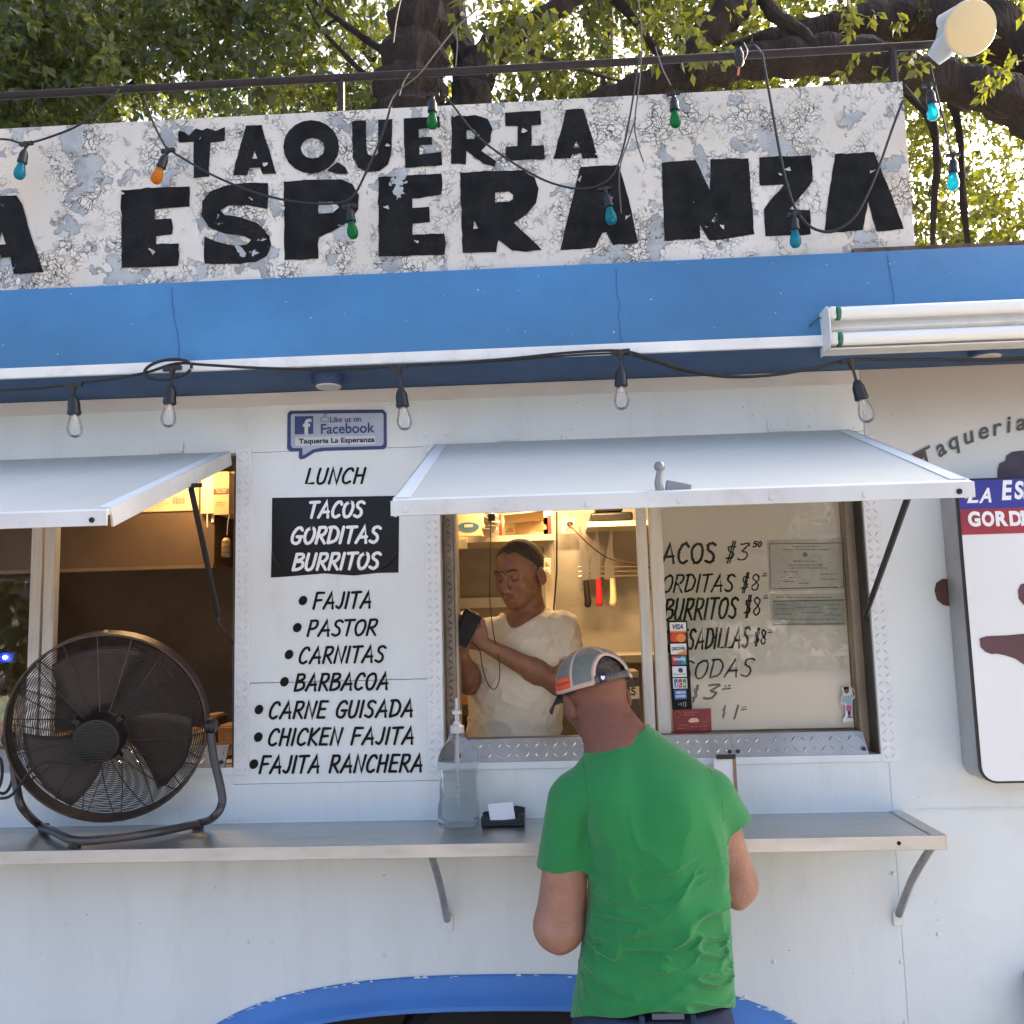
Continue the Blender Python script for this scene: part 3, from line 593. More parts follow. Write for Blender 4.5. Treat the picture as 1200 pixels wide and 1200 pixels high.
# ================================================================ SIGNBOARD ON THE ROOF
YS = -.165; PEEL = M_peel(); PEELB = M_peel(True); sb = thing('signboard', 'long peeling white wooden signboard with black taqueria name on the truck roof', 'sign', (0, YS, zt))
sbz0 = zt+.002; L0 = P(-420, 173, YS); tr = P(1057, 96, YS); br_ = P(1071, 284, YS)
brds = [(L0[0], P(68, 240, YS)[0]), (P(68, 240, YS)[0], P(664, 200, YS)[0]), (P(664, 200, YS)[0], (tr[0]+br_[0])/2)]
zl = lambda x: tr[2]+(P(0, 151, YS)[2]-tr[2])*(tr[0]-x)/(tr[0]-P(0, 151, YS)[0])
zlo = lambda x: sbz0
for i, (a, b) in enumerate(brds):
    part('board', G().prism([(a, YS-.0008*i, zlo(a)), (b, YS-.0008*i, zlo(b)), (b if i < 2 else tr[0], YS-.0008*i, zl(b)), (a, YS-.0008*i, zl(a))], V(0, .018, 0)), PEEL, sb, smooth=False)
c1 = lambda *q: [(x/3, y/3) for x, y in q]; c2 = lambda *q: [(400+x/3, y/3) for x, y in q]; c3 = lambda *q: [(800+x/3, y/3) for x, y in q]
def oval(cx, cy, rx, ry, n=20): return [(cx+rx*math.cos(a), cy+ry*math.sin(a)) for a in np.linspace(0, 2*math.pi, n+1)[:-1]]
SIGN = [
 (c1((628, 460), (650, 466), (665, 478), (690, 453), (712, 460), (730, 452), (760, 462), (792, 448), (790, 497), (741, 503), (738, 560), (738, 622), (682, 628), (682, 500), (630, 503)), None),
 (c1((866, 443), (921, 441), (945, 520), (972, 612), (924, 614), (915, 590), (878, 592), (870, 618), (820, 618), (842, 530)), c1((888, 560), (896, 532), (906, 559))),
 (c1(*oval(1095, 518, 98, 94)), c1(*oval(1100, 523, 42, 36, 12))), (c1((1150, 602), (1188, 572), (1215, 590), (1226, 612), (1195, 614)), 'tail'),
 (c2((38, 428), (88, 425), (88, 520), (95, 545), (115, 552), (130, 540), (130, 422), (180, 420), (176, 540), (165, 580), (135, 603), (95, 607), (60, 592), (40, 555)), None),
 (c2((220, 418), (280, 414), (345, 410), (347, 450), (272, 455), (273, 485), (318, 483), (320, 510), (275, 512), (275, 547), (352, 535), (355, 582), (225, 592)), None),
 (c2((388, 408), (470, 406), (515, 420), (532, 455), (525, 500), (492, 532), (545, 568), (540, 587), (500, 578), (440, 532), (438, 580), (386, 578)), c2((441, 460), (468, 458), (476, 472), (466, 490), (441, 490))),
 (c2((575, 398), (640, 393), (700, 390), (703, 440), (669, 443), (667, 515), (712, 512), (715, 562), (650, 563), (580, 568), (578, 518), (619, 515), (621, 445), (577, 445)), None),
 (c2((790, 388), (850, 384), (878, 470), (902, 558), (848, 560), (842, 540), (812, 545), (806, 558), (745, 560), (770, 470)), c2((816, 522), (826, 498), (838, 520))),
 (c1((-30, 692), (60, 688), (80, 720), (108, 820), (155, 958), (50, 965), (38, 905), (-20, 908), (-40, 968), (-140, 972), (-80, 830)), c1((-5, 862), (8, 818), (22, 860))),
 (c1((-420, 705), (-330, 702), (-325, 900), (-190, 895), (-190, 972), (-420, 978)), None),
 (c1((427, 670), (540, 662), (668, 657), (668, 728), (546, 738), (546, 774), (604, 770), (610, 800), (606, 825), (550, 832), (551, 860), (630, 857), (632, 900), (628, 935), (520, 941), (430, 943)), None),
 (c1((943, 645), (945, 690), (942, 737), (870, 723), (805, 724), (776, 740), (790, 757), (850, 766), (905, 785), (945, 820), (954, 860), (940, 900), (900, 922), (850, 928), (780, 930), (721, 928), (718, 880), (720, 832), (760, 850), (820, 864), (870, 860), (884, 845), (860, 832), (790, 822), (735, 800), (709, 760), (712, 710), (740, 675), (790, 655), (860, 645)), None),
 ([(332.7, 213.5), (366, 211), (400, 210.5), (413, 216), (421, 229), (420, 246), (409, 260), (391, 271), (374, 279), (373.3, 303.5), (352, 305), (333.5, 305)], [(373.5, 237), (391, 237), (398, 243), (390, 250), (373.5, 251)]),
 (c2((130, 625), (240, 618), (353, 612), (356, 650), (352, 686), (250, 699), (250, 732), (310, 728), (312, 782), (251, 788), (250, 826), (362, 822), (368, 860), (363, 897), (240, 901), (133, 903)), None),
 (c2((417, 608), (530, 603), (640, 600), (680, 625), (694, 665), (685, 715), (655, 750), (607, 785), (655, 830), (705, 880), (650, 887), (600, 882), (552, 845), (545, 888), (485, 889), (427, 890)), c2((541, 679), (588, 675), (604, 686), (603, 702), (588, 711), (541, 713))),
 (c2((840, 588), (905, 584), (975, 580), (1010, 700), (1043, 855), (1000, 860), (955, 863), (932, 818), (918, 820), (893, 872), (835, 878), (770, 880), (805, 730)), None),
 ([(775, 191.5), (795, 189.5), (815, 188.3), (832, 224), (832.3, 187), (855, 186), (876.7, 186), (880, 230), (884, 275), (860, 279), (831.5, 282.5), (820, 264), (820.5, 280), (800, 281.5), (778.3, 282.7), (777, 240)], None),
 (c3((268, 555), (360, 551), (450, 547), (456, 590), (455, 640), (415, 690), (375, 738), (447, 740), (450, 780), (450, 825), (370, 829), (290, 832), (286, 780), (285, 737), (320, 690), (356, 650), (270, 653)), None),
 (c3((535, 543), (600, 540), (672, 537), (690, 580), (735, 690), (776, 806), (730, 812), (680, 815), (650, 710), (632, 810), (560, 818), (496, 822), (510, 700)), None)]
def jagged(pts):
    out = []
    for i in range(len(pts)):
        a = V(*pts[i]); b = V(*pts[(i+1) % len(pts)]); L = np.linalg.norm(b-a); k = max(1, int(L/7)); nn = V(-(b-a)[1], (b-a)[0])/(L+1e-9)
        out += [a+(b-a)*q/k+(nn*random.gauss(0, .35) if q else 0) for q in range(k)]
    return out
for op, hole in SIGN:
    cv = bpy.data.curves.new('t', 'CURVE'); cv.dimensions = '2D'; cv.fill_mode = 'FRONT'
    tail = .0006 if hole == 'tail' else 0
    for loop in (op, hole):
        if not loop or loop == 'tail': continue
        q = [P(x, y, YS) for x, y in jagged(loop)]; sp = cv.splines.new('POLY'); sp.points.add(len(q)-1); sp.use_cyclic_u = True
        for i, p in enumerate(q): sp.points[i].co = (p[0], p[2], 0, 1)
    o = bpy.data.objects.new('t', cv); C.objects.link(o); me = o.evaluated_get(bpy.context.evaluated_depsgraph_get()).to_mesh()
    vv = [(v.co[0], YS-.0032-tail, v.co[1]) for v in me.vertices]; ff = [tuple(p.vertices) for p in me.polygons]
    bpy.data.objects.remove(o); bpy.data.curves.remove(cv); part('letter', G().add(vv, ff), PEELB, sb, smooth=False)
# curled flakes of paint
g = G()
FLK = ((66, 247), (75, 262), (90, 232), (82, 236), (126, 180), (150, 170), (48, 170), (210, 292), (62, 290), (215, 268), (960, 150), (945, 135), (880, 160), (875, 120), (1010, 172), (630, 155), (465, 185), (430, 228), (645, 148), (700, 180), (515, 232), (640, 250), (733, 255), (325, 190), (155, 213), (918, 147), (840, 155), (1035, 200), (1045, 215), (985, 130)) + tuple((random.uniform(0, 1050), random.uniform(112, 318)) for _ in range(70))
for px, py in FLK:
    if py < 155-.052*px+6 or py > 332-.05*px: continue
    c = P(px, py, YS-.0045); a0 = random.uniform(0, 6.28); s_ = random.uniform(.006, .020)
    t = V(math.cos(a0), 0, math.sin(a0)); e = V(-t[2], 0, t[0])
    k = []
    for i in range(4):
        for j in (-1, 0, 1): k.append(c+t*(i*s_*.35)+e*j*s_*(.5-.12*i)*random.uniform(.7, 1.2)+V(0, -.0008-.0016*i*i, 0))
    g.add(k, [(i*3+j, i*3+j+1, i*3+j+4, i*3+j+3) for i in range(3) for j in (0, 1)])
part('paint_flakes', g, M('flake_paint', (.42, .41, .39), .8, var=.3, vs=40), sb, kind='stuff')
# pipe rail above the sign
YP = -.10; RUST = M('dark_rusty_pipe', (.022, .013, .011), .6, metal=.3, var=.4, vs=20)
pr = thing('roof_pipe', 'long dark rusty pipe running above the signboard on short posts', 'pipe', P(600, 82, YP))
part('pipe', G().tube([P(-330, 130.5, YP), P(550, 83, YP), P(1100, 52, YP)], .0120, 12), RUST, pr)
for px in (400, 1046, -100):
    a = P(px, 90 if px < 900 else 56, YP); part('post', G().tube([a, V(a[0], YP, zt)], .011, 8), RUST, pr)

# ================================================================ STICKERS, MENU BOARD, SIGNS
def fb(x0, x1, y0, y1, Y, d, g=None):           # box seen front-on between photo columns and rows, its front at y = Y
    ym = (y0+y1)/2; xm = (x0+x1)/2; g = g or G()
    return g.box(P(x0, ym, Y)[0], P(x1, ym, Y)[0], Y, Y+d, P(xm, y1, Y)[2], P(xm, y0, Y)[2])
NAVY = M('navy_print', (.02, .035, .14), .35, var=.1); PALE = M('pale_blue_print', (.36, .40, .50), .35, var=.12, vs=12); PALE2 = M('paler_print', (.52, .54, .58), .35, var=.05)
st = thing('sticker', 'blue speech bubble social media sticker above the lunch lettering', 'sticker', P(395, 505, 0))
poly([(337, 485), (340, 481.5), (393, 480.5), (449, 480), (453, 484), (453.3, 523), (450, 526.5), (380, 528.5), (369, 530), (357, 537.5), (352, 538.5), (350, 536), (350.5, 529), (340, 529.2), (336.5, 526)], -.0008, NAVY, st, 'outline')
poly([(341, 487), (343, 485), (448, 484), (449.5, 486), (449.5, 520), (447, 522.5), (377, 524.5), (367, 526.5), (356, 533.5), (354.5, 533), (354.5, 525), (343, 525), (341, 522)], -.0022, PALE, st, 'backing')
poly([(345.5, 488), (367, 487.6), (367, 508.5), (345.5, 509)], -.0036, NAVY, st, 'logo_square')
btext('f', 355, 365, 508.5, 508.3, 17, -.0052, PALE2, st, bold=.03)
poly([(346, 512.5), (440, 510.5), (440, 520.5), (346, 522.5)], -.0034, PALE2, st, 'name_strip')
btext('Like us on', 387, 423, 495, 494, 6.5, -.0052, NAVY, st, bold=.012); btext('Facebook', 376, 439, 508.5, 506.5, 11.5, -.0052, NAVY, st, bold=.015)
btext('Taqueria La Esperanza', 350, 439, 519.8, 517.6, 5.6, -.0052, BLACKT, st, bold=.025)
g = G().tube([P(376, 494, -.005), P(376, 489.5, -.005), P(379, 489, -.005), P(381, 484.5, -.005), P(382.5, 485, -.005), P(382, 489, -.005), P(385, 489, -.005), P(385, 494.5, -.005)], .0007, 4, closed=True); part('thumb_symbol', g, NAVY, st)

WB = M('menu_board_plastic', (.80, .75, .68), .42, var=.05, vs=2, dirt=.15, dcol=(.42, .36, .3), ds=3)
YW = .122; mb = thing('menu_board', 'handwritten price board behind the right window pane', 'menu board', P(890, 720, YW))
zt_ = P(775, 863, .03)[2]
part('board', G().box(P(777, 700, YW)[0], xM1-.032, YW, YW+.006, zt_+.003, zH-.014), WB, mb)
WP = M('price_paper', (.66, .62, .57), .5, var=.03)
yw = YW-.001
hw_ = dict(wd=.045, jit=.018)
for s, a, b, c, d, h, wd, sh in (('TACOS', 761, 840, 661, 659, 23, .05, .1), ('$3', 850, 880, 657, 655.5, 19, .045, .2), ('50', 882, 893, 641, 640.5, 6, .1, .2),
   ('GORDITAS', 762, 862, 694, 693, 20, .045, .3), ('$8', 868, 892, 692, 691, 18, .045, .2), ('=', 893, 899, 676, 676, 5, .1, .2),
   ('BURRITOS', 778, 866, 727, 724, 24, .045, .35), ('$8', 872, 893, 721, 720, 20, .045, .2), ('=', 894, 900, 702, 702, 5, .1, .2),
   ('QUESADILLAS', 776, 880, 762, 758, 23, .045, .4), ('$8', 884, 899, 755, 754, 16, .06, .2), ('=', 900, 905, 742, 742, 5, .1, .2),
   ('SODAS', 797, 885, 796, 792, 21, .04, .3), ('$', 811, 819, 820, 820, 15, .06, .4), ('3', 824, 844, 819, 818, 16, .06, .3), ('=', 846, 857, 809, 808, 6, .12, .2),
   ('$', 846, 851, 840, 839, 11, .05, .2), ('1', 860, 866, 842, 842, 15, .06, .3), ('=', 868, 875, 833, 832, 5, .12, .2)):
    ho = bpy.data.objects.new('price_line', None); C.objects.link(ho); ho.parent = mb; OFF[ho.name] = OFF[mb.name]
    text(s, a, b, c, d, h, yw, INK, ho, wd=wd*(1.0 if '$' in s else 1.35), shear=sh, jit=.02)
PAP = M('old_document_paper', (.58, .56, .51), .5, var=.06, vs=4); PAPG = M('green_document_paper', (.40, .42, .39), .5, var=.15, vs=14); DOC = M('document_ink', (.16, .16, .15), .6)
def lines(rows, Y, owner, name='small_print', mat=DOC, th=.8):
    g = G()
    for x0, x1, y, in rows:
        x = x0
        while x < x1-1:
            e = min(x1, x+random.uniform(2.5, 8)); a = P(x, y, Y); b = P(e, y, Y); g.add([a, b, b+V(0, 0, .0026*th), a+V(0, 0, .0026*th)], [(0, 1, 2, 3)]); x = e+1.2
    return part(name, g, mat, owner, smooth=False, kind='stuff')
d1 = thing('permit', 'upper framed white permit certificate taped inside the right pane', 'permit', P(945, 665, yw))
poly([(899, 633), (989, 631), (990, 691), (901, 693)], yw-.0006, PAP, d1, 'sheet')
for q in (((902, 637.3), (987.5, 636.3)), ((987.5, 636.3), (988.5, 688)), ((988.5, 688), (903, 690)), ((903, 690), (902, 637.3))): part('border_line', G().tube([P(*q[0], yw-.003), P(*q[1], yw-.003)], .0011, 4), DOC, d1)
lines([(928, 960, 641), (918, 972, 644.5), (930, 957, 658), (924, 965, 662.5), (928, 970, 666), (918, 936, 670.5), (915, 932, 677), (962, 980, 673), (962, 982, 679), (918, 930, 682), (936, 950, 684)], yw-.0028, d1)
part('seal', G().lathe([(.008, 0), (.006, .0006)], P(943.5, 650, yw-.002), (0, -1, 0), 12), M('grey_seal', (.25, .25, .24), .6), d1)
d2 = thing('permit', 'lower green-grey permit sheet under the framed certificate', 'permit', P(945, 716, yw))
poly([(902, 697), (990, 695), (992, 733), (904, 734)], yw-.0006, PAP, d2, 'sheet'); poly([(905.5, 704.5), (989, 703), (990, 731), (906.5, 731.7)], yw-.002, PAPG, d2, 'printed_area')
lines([(922, 975, 700.5), (910, 918, 700.5)], yw-.003, d2); lines([(910, 925, 709), (910, 930, 714), (909, 928, 720), (935, 960, 712), (940, 965, 718), (966, 984, 709), (968, 984, 714), (966, 986, 721), (912, 980, 726)], yw-.0035, d2)
for q in ((905.5, 704.5, 989, 703), (906.5, 731.7, 990, 731)): part('border_line', G().tube([P(q[0], q[1], yw-.004), P(q[2], q[3], yw-.004)], .0014, 4), DOC, d2)
# thin plastic film with creases hanging over the board
g = G()
for i in range(26):
    x, y = random.choice([(random.uniform(925, 1002), random.uniform(598, 640)), (random.uniform(780, 800), random.uniform(660, 700)), (random.uniform(870, 925), random.uniform(655, 770)), (random.uniform(975, 1003), random.uniform(620, 800))])
    a = random.uniform(-.5, 1.2); L = random.uniform(4, 16); pts = [P(x+math.cos(a)*L*t+random.uniform(-1, 1), y+math.sin(a)*L*t*1.5, Yf-.0005) for t in (0, .33, .66, 1)]
    g.tube(pts, [.0002, .0011, .0009, .0002], 4)
fm_ = thing('plastic_film', 'creased clear plastic film taped over the price board', 'plastic film', P(960, 620, Yf)); part('creases', g, M('crinkled_film', (.75, .74, .72), .15, spec=.8, var=0), fm_, kind='stuff')
# card strip
Yc = Yf-.001; cs = thing('sticker', 'tall black strip of payment card logos on the right pane', 'sticker', P(797, 780, Yc))
poly([(782, 727.5), (805, 727), (811, 831), (788, 832)], Yc, BLACKT, cs, 'backing')
OR = M('orange_print', (.75, .22, .03), .4); RD = M('red_print', (.45, .02, .03), .4); BL = M('blue_print', (.03, .12, .42), .4); TL = M('teal_print', (.03, .30, .34), .4); WT = M('white_print', (.75, .75, .75), .4)
def q4(x0, x1, y0, y1, Y, m, nm='card_logo', o=None): s_ = (y0-728)*.058; return poly([(x0+s_, y0), (x1+s_, y0-.4), (x1+s_+(y1-y0)*.058, y1-.4), (x0+s_+(y1-y0)*.058, y1)], Y, m, o or cs, nm)
q4(784.5, 803.5, 729.5, 741, Yc-.0015, WT); btext('VISA', 788, 801, 737.5, 737, 5.6, -.0032+Yc, NAVY, cs, bold=.03, shear=.2); q4(784.5, 803.5, 739.5, 741.5, Yc-.003, OR)
q4(784, 803, 741.8, 752.6, Yc-.0012, M('brown_print', (.2, .03, .02), .4))
for cx, m_, dy in ((791, M('scarlet_print', (.65, .05, .02), .4), 0), (798, OR, -.0006)): part('card_logo', G().lathe([(.0142, 0), (.0140, .0006)], P(cx, 747.3, Yc-.0022+dy), (0, -1, 0), 20), m_, cs)
q4(784, 802.5, 754.5, 767, Yc-.0015, WT); btext('DISCOVER', 787.5, 803.5, 762, 761.5, 3.5, Yc-.0032, NAVY, cs, bold=.03); poly([(791, 767.4), (804, 761.5), (805, 767)], Yc-.003, OR, cs, 'card_logo')
q4(784.5, 790.5, 768.5, 779.5, Yc-.0015, RD); q4(790.6, 796, 768.3, 779.3, Yc-.0017, BL); q4(796.1, 801.5, 768.2, 779, Yc-.0015, TL); btext('UnionPay', 789, 803.5, 774, 773.6, 3.6, Yc-.0035, WT, cs, bold=.03)
q4(784.5, 801, 781, 793.5, Yc-.0015, WT); part('card_logo', G().lathe([(.0075, 0), (.0073, .0006)], P(797.5, 785.5, Yc-.003), (0, -1, 0), 16), NAVY, cs); btext('Diners Club', 790, 803, 791.5, 791, 2.8, Yc-.0032, NAVY, cs)
q4(784.5, 801, 795, 807, Yc-.0015, WT)
for i, (m_, ch) in enumerate(((BL, 'J'), (RD, 'C'), (M('green_print', (.02, .25, .07), .4), 'B'))): q4(786+i*5, 790+i*5, 796, 806, Yc-.003, m_); btext(ch, 791+i*5, 793.6+i*5, 803.5, 803.5, 4, Yc-.0045, WT, cs, bold=.02)
q4(785.5, 799.5, 808.5, 819.5, Yc-.0015, M('card_blue', (.05, .16, .42), .4)); btext('AMERICAN', 792, 803.5, 813, 812.6, 2.6, Yc-.0032, WT, cs, bold=.03); btext('EXPRESS', 792, 803.5, 817.5, 817, 2.6, Yc-.0032, WT, cs, bold=.03)
for i in range(4):
    c = P(794.5+i*1.7, 825.3, Yc-.002); r_ = .003+.0028*i; part('wave_mark', G().tube([c+r_*V(math.cos(a), 0, math.sin(a)) for a in np.linspace(-.8, .8, 6)], .0007, 4), WT, cs)
MAR = M('maroon_card_print', (.19, .012, .022), .3, var=.25, vs=30)
rs = thing('sticker', 'red rectangular sticker at the foot of the card logo strip', 'sticker', P(810, 845, Yc)); poly([(788.5, 832), (833, 830), (834, 858), (789.5, 860.5)], Yc-.002, MAR, rs, 'backing')
poly([(806, 845), (810, 841.5), (817, 841.5), (820, 845.5), (815, 846.5), (809, 846.8)], Yc-.004, M('pinkish_print', (.75, .42, .33), .4), rs, 'cloud_mark'); lines([(801, 818, 835), (801, 816, 838), (795, 806, 850), (793, 803, 854), (808, 822, 852), (823, 829, 846), (823, 829, 851), (823, 829, 855)], Yc-.0045, rs, mat=M('rose_print', (.5, .12, .1), .4))
part('ring_mark', G().tube([P(794+3.7*math.cos(a), 837.5+3.7*math.sin(a), Yc-.004) for a in np.linspace(0, 6.28, 17)[:-1]], .0007, 4, closed=True), M('rose_print', (0, 0, 0)), rs)
poly([(834.5, 829), (836.5, 829), (836.5, 842), (835, 845)], Yc-.001, DARK, rs, 'edge_shadow') if False else None
fs_ = thing('sticker', 'small cut-out sticker of a waving figure in blue shirt and pink shorts', 'sticker', P(993, 825, Yc))
SK = M('brown_skin_print', (.22, .10, .06), .5)
poly([(986, 806), (989, 804), (996, 803.5), (998, 808), (999, 806), (1003, 811), (1002.5, 817), (999, 820), (998.5, 833), (997.5, 839), (1001, 845), (988, 846.5), (987.5, 843), (990.5, 838), (990, 826), (985, 825.5), (985.5, 817), (988.5, 814)], Yc, WT, fs_, 'outline')
for pts, m_, nm in (([(988.5, 805.5), (994, 805), (995, 809), (994, 812.5), (991, 813), (988.8, 810)], SK, 'face'), ([(988, 805), (994.5, 804.5), (995, 807.2), (989, 808)], M('dark_hair_print', (.09, .015, .012), .5), 'hair'),
    ([(988, 816), (991, 815), (995.5, 815), (999, 813.5), (1001, 815), (997.5, 818.5), (997.8, 826.5), (992, 826.5), (991.6, 823.5), (987.2, 824), (986.8, 820)], M('sky_shirt_print', (.33, .47, .55), .5), 'shirt'), ([(998, 808), (999.3, 807.4), (1001.8, 814.5), (1000, 815)], SK, 'arm'),
    ([(991.8, 826.8), (997.8, 826.6), (997.8, 833), (991.5, 833)], M('pink_shorts_print', (.55, .10, .28), .5), 'shorts'), ([(993, 833.2), (997, 833.2), (996.6, 838.5), (994, 838.8)], M('dark_hair_print', (0, 0, 0)), 'legs'), ([(992, 842), (994.5, 839), (996.5, 839), (999.5, 842), (996, 841), (994.5, 841)], GREYT, 'feet')):
    poly(pts, Yc-.0016, m_, fs_, nm)

# lightbox sign on the right
YL = -.11; lb = thing('lightbox_sign', 'tall white lightbox sign with blue and red header on the right of the truck', 'sign', P(1160, 740, YL))
x0 = P(1134, 740, YL)[0]; z1 = P(1150, 560.5, YL)[2]; z0 = P(1165, 918, YL)[2]; W_ = .75
SW = M('sign_face_white', (.72, .73, .74), .3, var=.04, vs=3)
rr = rrect(x0, x0+W_, z0, z1, .045)
part('casing', G().prism([(x, -.004, z) for x, z in rr], V(0, YL+.012, 0)), M('grey_sign_casing', (.4, .41, .42), .4, metal=.3), lb)
part('rim', G().prism([(x, YL+.008, z) for x, z in rr], V(0, -.010, 0)), BLACKP, lb)
e = .006; ri = rrect(x0+e, x0+W_-e, z0+e, z1-e, .04); part('face', G().prism([(x, YL-.002, z) for x, z in ri], V(0, -.0012, 0)), SW, lb, smooth=False)
zb1 = P(1160, 596, YL)[2]; zb2 = P(1160, 626, YL)[2]
SB = M('sign_blue', (.035, .035, .26), .3, var=.25, vs=3); SR = M('sign_red', (.33, .03, .05), .3, var=.25, vs=4)
part('blue_band', G().box(x0+e, x0+W_-e, YL-.0055, YL-.0035, zb1, z1-e), SB, lb); part('red_band', G().box(x0+e, x0+W_-e, YL-.0052, YL-.0035, zb2, zb1-.0005), SR, lb)
yl = YL-.0062
btext('L', 1133, 1147, 589, 588.5, 15, yl, WHITET, lb, bold=.03, shear=.35, name='letter'); btext('A', 1147, 1162, 589, 588, 16, yl, WHITET, lb, bold=.03, shear=.35, name='letter'); btext('E', 1174, 1188, 585, 584.5, 21, yl, WHITET, lb, bold=.04, shear=.2, name='letter'); btext('SPERANZA', 1189, 1295, 584, 579, 19, yl, WHITET, lb, bold=.04, shear=.2)
for i, ch in enumerate('GORDITAS'): btext(ch, 1135+i*16.2+(-3 if ch == 'I' else 0), 1149.5+i*16.2-(12 if ch == 'I' else 0), 616-i*.25, 615.8-i*.25, 15.5, yl, WHITET, lb, bold=.05, name='letter')
hb = M('sign_hand_brown', (.085, .035, .045), .4, var=.3)
poly([(1148, 748), (1156, 745.5), (1180, 744.5), (1230, 740), (1262, 744), (1275, 760), (1272, 790), (1258, 806), (1238, 804), (1218, 792), (1200, 779), (1190, 772), (1178, 768), (1168, 766), (1162, 766.5), (1155, 764), (1149, 758)], yl+.002, hb, lb, 'printed_hand')
poly([(1193, 692), (1196, 685), (1205, 682), (1215, 690), (1212, 706), (1200, 709), (1194, 702)], yl+.002, hb, lb, 'printed_hand')

# ================================================================ LIGHTS AND CABLES OUTSIDE
fl = thing('fluorescent_light', 'two-tube white fluorescent fixture fixed to the blue roof edge', 'light', P(1090, 380, -.30))
y_ = -.275; HW = M('fixture_enamel', (.68, .67, .63), .4, var=.08, dirt=.45, dcol=(.35, .29, .22), ds=7)
xa = P(970, 380, -.33)[0]; za = P(972, 409, -.33)[2]; zb_ = P(972, 362, -.30)[2]; xe = xa+1.25
part('housing', G().box(xa+.004, xe, y_-.02, y_+.03, za+.004, zb_-.004).prism([(xa+.004, y_-.02, za+.035), (xa+.004, y_-.045, (za+zb_)/2), (xa+.004, y_-.02, zb_-.035)], V(1.24, 0, 0)), HW, fl, bev=.002)
part('end_plate', G().prism([(xa, y_+.03, za), (xa, y_-.055, za+.004), (xa, y_-.072, za+.02), (xa, y_-.07, zb_-.018), (xa, y_-.05, zb_), (xa, y_+.03, zb_)], V(.004, 0, 0)), HW, fl, bev=.001)
part('reflector_lip', G().box(xa+.004, xe, y_-.052, y_-.02, za-.0, za+.003), HW, fl)
GR = M('green_tube_cap', (.01, .16, .06), .4)
for zc in (za+.028, zb_-.022):
    tb = part('tube_lamp', G().tube([(xa+.035, y_-.048, zc), (xe, y_-.048, zc)], .0185, 16), M('tube_glass_white', (.74, .75, .73), .18, var=.02, coat=.4), fl)
    part('green_cap', G().tube([(xa+.026, y_-.048, zc), (xa+.036, y_-.048, zc)], .0192, 14), GR, tb); part('socket', G().box(xa+.005, xa+.024, y_-.064, y_-.03, zc-.017, zc+.017), HW, tb, bev=.004)
part('cord', G().tube(spline([P(948, 382, -.27), P(958, 374, -.275), P(972, 370, -.28)], 5), .0025, 5), M('green_wire', (.02, .12, .08), .5), fl)

CLEAR = M_glass('clear_bulb_glass', (.97, .97, .97), .9, .02, milk=.05); RUB = BLACKP
CR = M('black_cord', (.007, .007, .0075), .55)
sl_ = thing('string_lights', 'black cord of clear bulbs strung along the lower roof edge', 'string lights', P(600, 418, -.30))
yc = -.305
pts = [(-120, 461), (-20, 458), (40, 455), (85, 449.5), (130, 444), (170, 437), (207, 426), (240, 427.5), (300, 431), (360, 432.5), (420, 432), (467, 429), (530, 425.5), (600, 420), (670, 413), (727, 411), (760, 419), (800, 432), (850, 440.5), (900, 440), (950, 432), (995, 421.5), (1040, 421.5), (1100, 421), (1150, 421), (1230, 418)]
part('cord', G().tube(spline([P(x, y, yc) for x, y in pts], 5), .0042, 7), CR, sl_)
part('cord', G().tube(spline([P(x, y+1.5+2*math.sin(x/90), yc+.008) for x, y in pts if x > 420], 4), .003, 6), CR, sl_)
part('cord_loop', G().tube(spline([P(197+27.5*math.cos(a), 433+11.5*math.sin(a)-.13*27*math.cos(a), yc-.006+.006*math.sin(a)) for a in np.linspace(.3, 6.5, 22)], 2), .0045, 7), CR, sl_)
def bulb(x, y, drop, L, tilt, owner, R=1.0, mat=None, fil=True):
    """socket hanging at photo point x,y (cord) ; drop = lead length, metres"""
    a = P(x, y, yc); d = nrm(V(tilt, 0, -1)); b = a+d*drop*R+V(0, 0, 0)
    s_ = part('socket', G().tube(spline([a, a+(b-a)*.5+V(.004*tilt, 0, 0), b], 4), .0038*R, 6).lathe([(.005*R, 0), (.010*R, .006*R), (.0165*R, .022*R), (.0172*R, .045*R), (.0185*R, .047*R), (.0185*R, .056*R), (.015*R, .058*R)], b, d, 16).obox(a+V(0, 0, -.004), V(.026*R, 0, .002), V(0, .007*R, 0), V(0, 0, .006*R)).lathe([(.013*R, .0), (.004*R, .03*R)], a, d, 8), RUB, owner)
    g = G().lathe([(.0125*R, .055*R), (.0135*R, .066*R), (.0185*R, .082*R), (.0215*R, .096*R), (.0205*R, .109*R), (.014*R, .120*R), (.004*R, .124*R)], b, d, 18)
    part('bulb', g, mat or CLEAR, s_)
    if fil: part('filament', G().tube([b+d*.056*R, b+d*.074*R], .0042*R, 6).tube([b+d*.074*R+V(-.003, 0, 0), b+d*.100*R+V(-.0045, 0, 0)], .0009, 4).tube([b+d*.074*R+V(.003, 0, 0), b+d*.100*R+V(.0045, 0, 0)], .0009, 4), M('filament_post', (.75, .62, .50), .4), s_)
    return b, d
for x, y, dr, tl in ((86, 450, .033, .06), (202, 430, .052, -.06), (467, 429, .062, .09), (727, 411, .045, -.02), (996, 422, .058, .22)): bulb(x, y, dr, 0, tl, sl_)

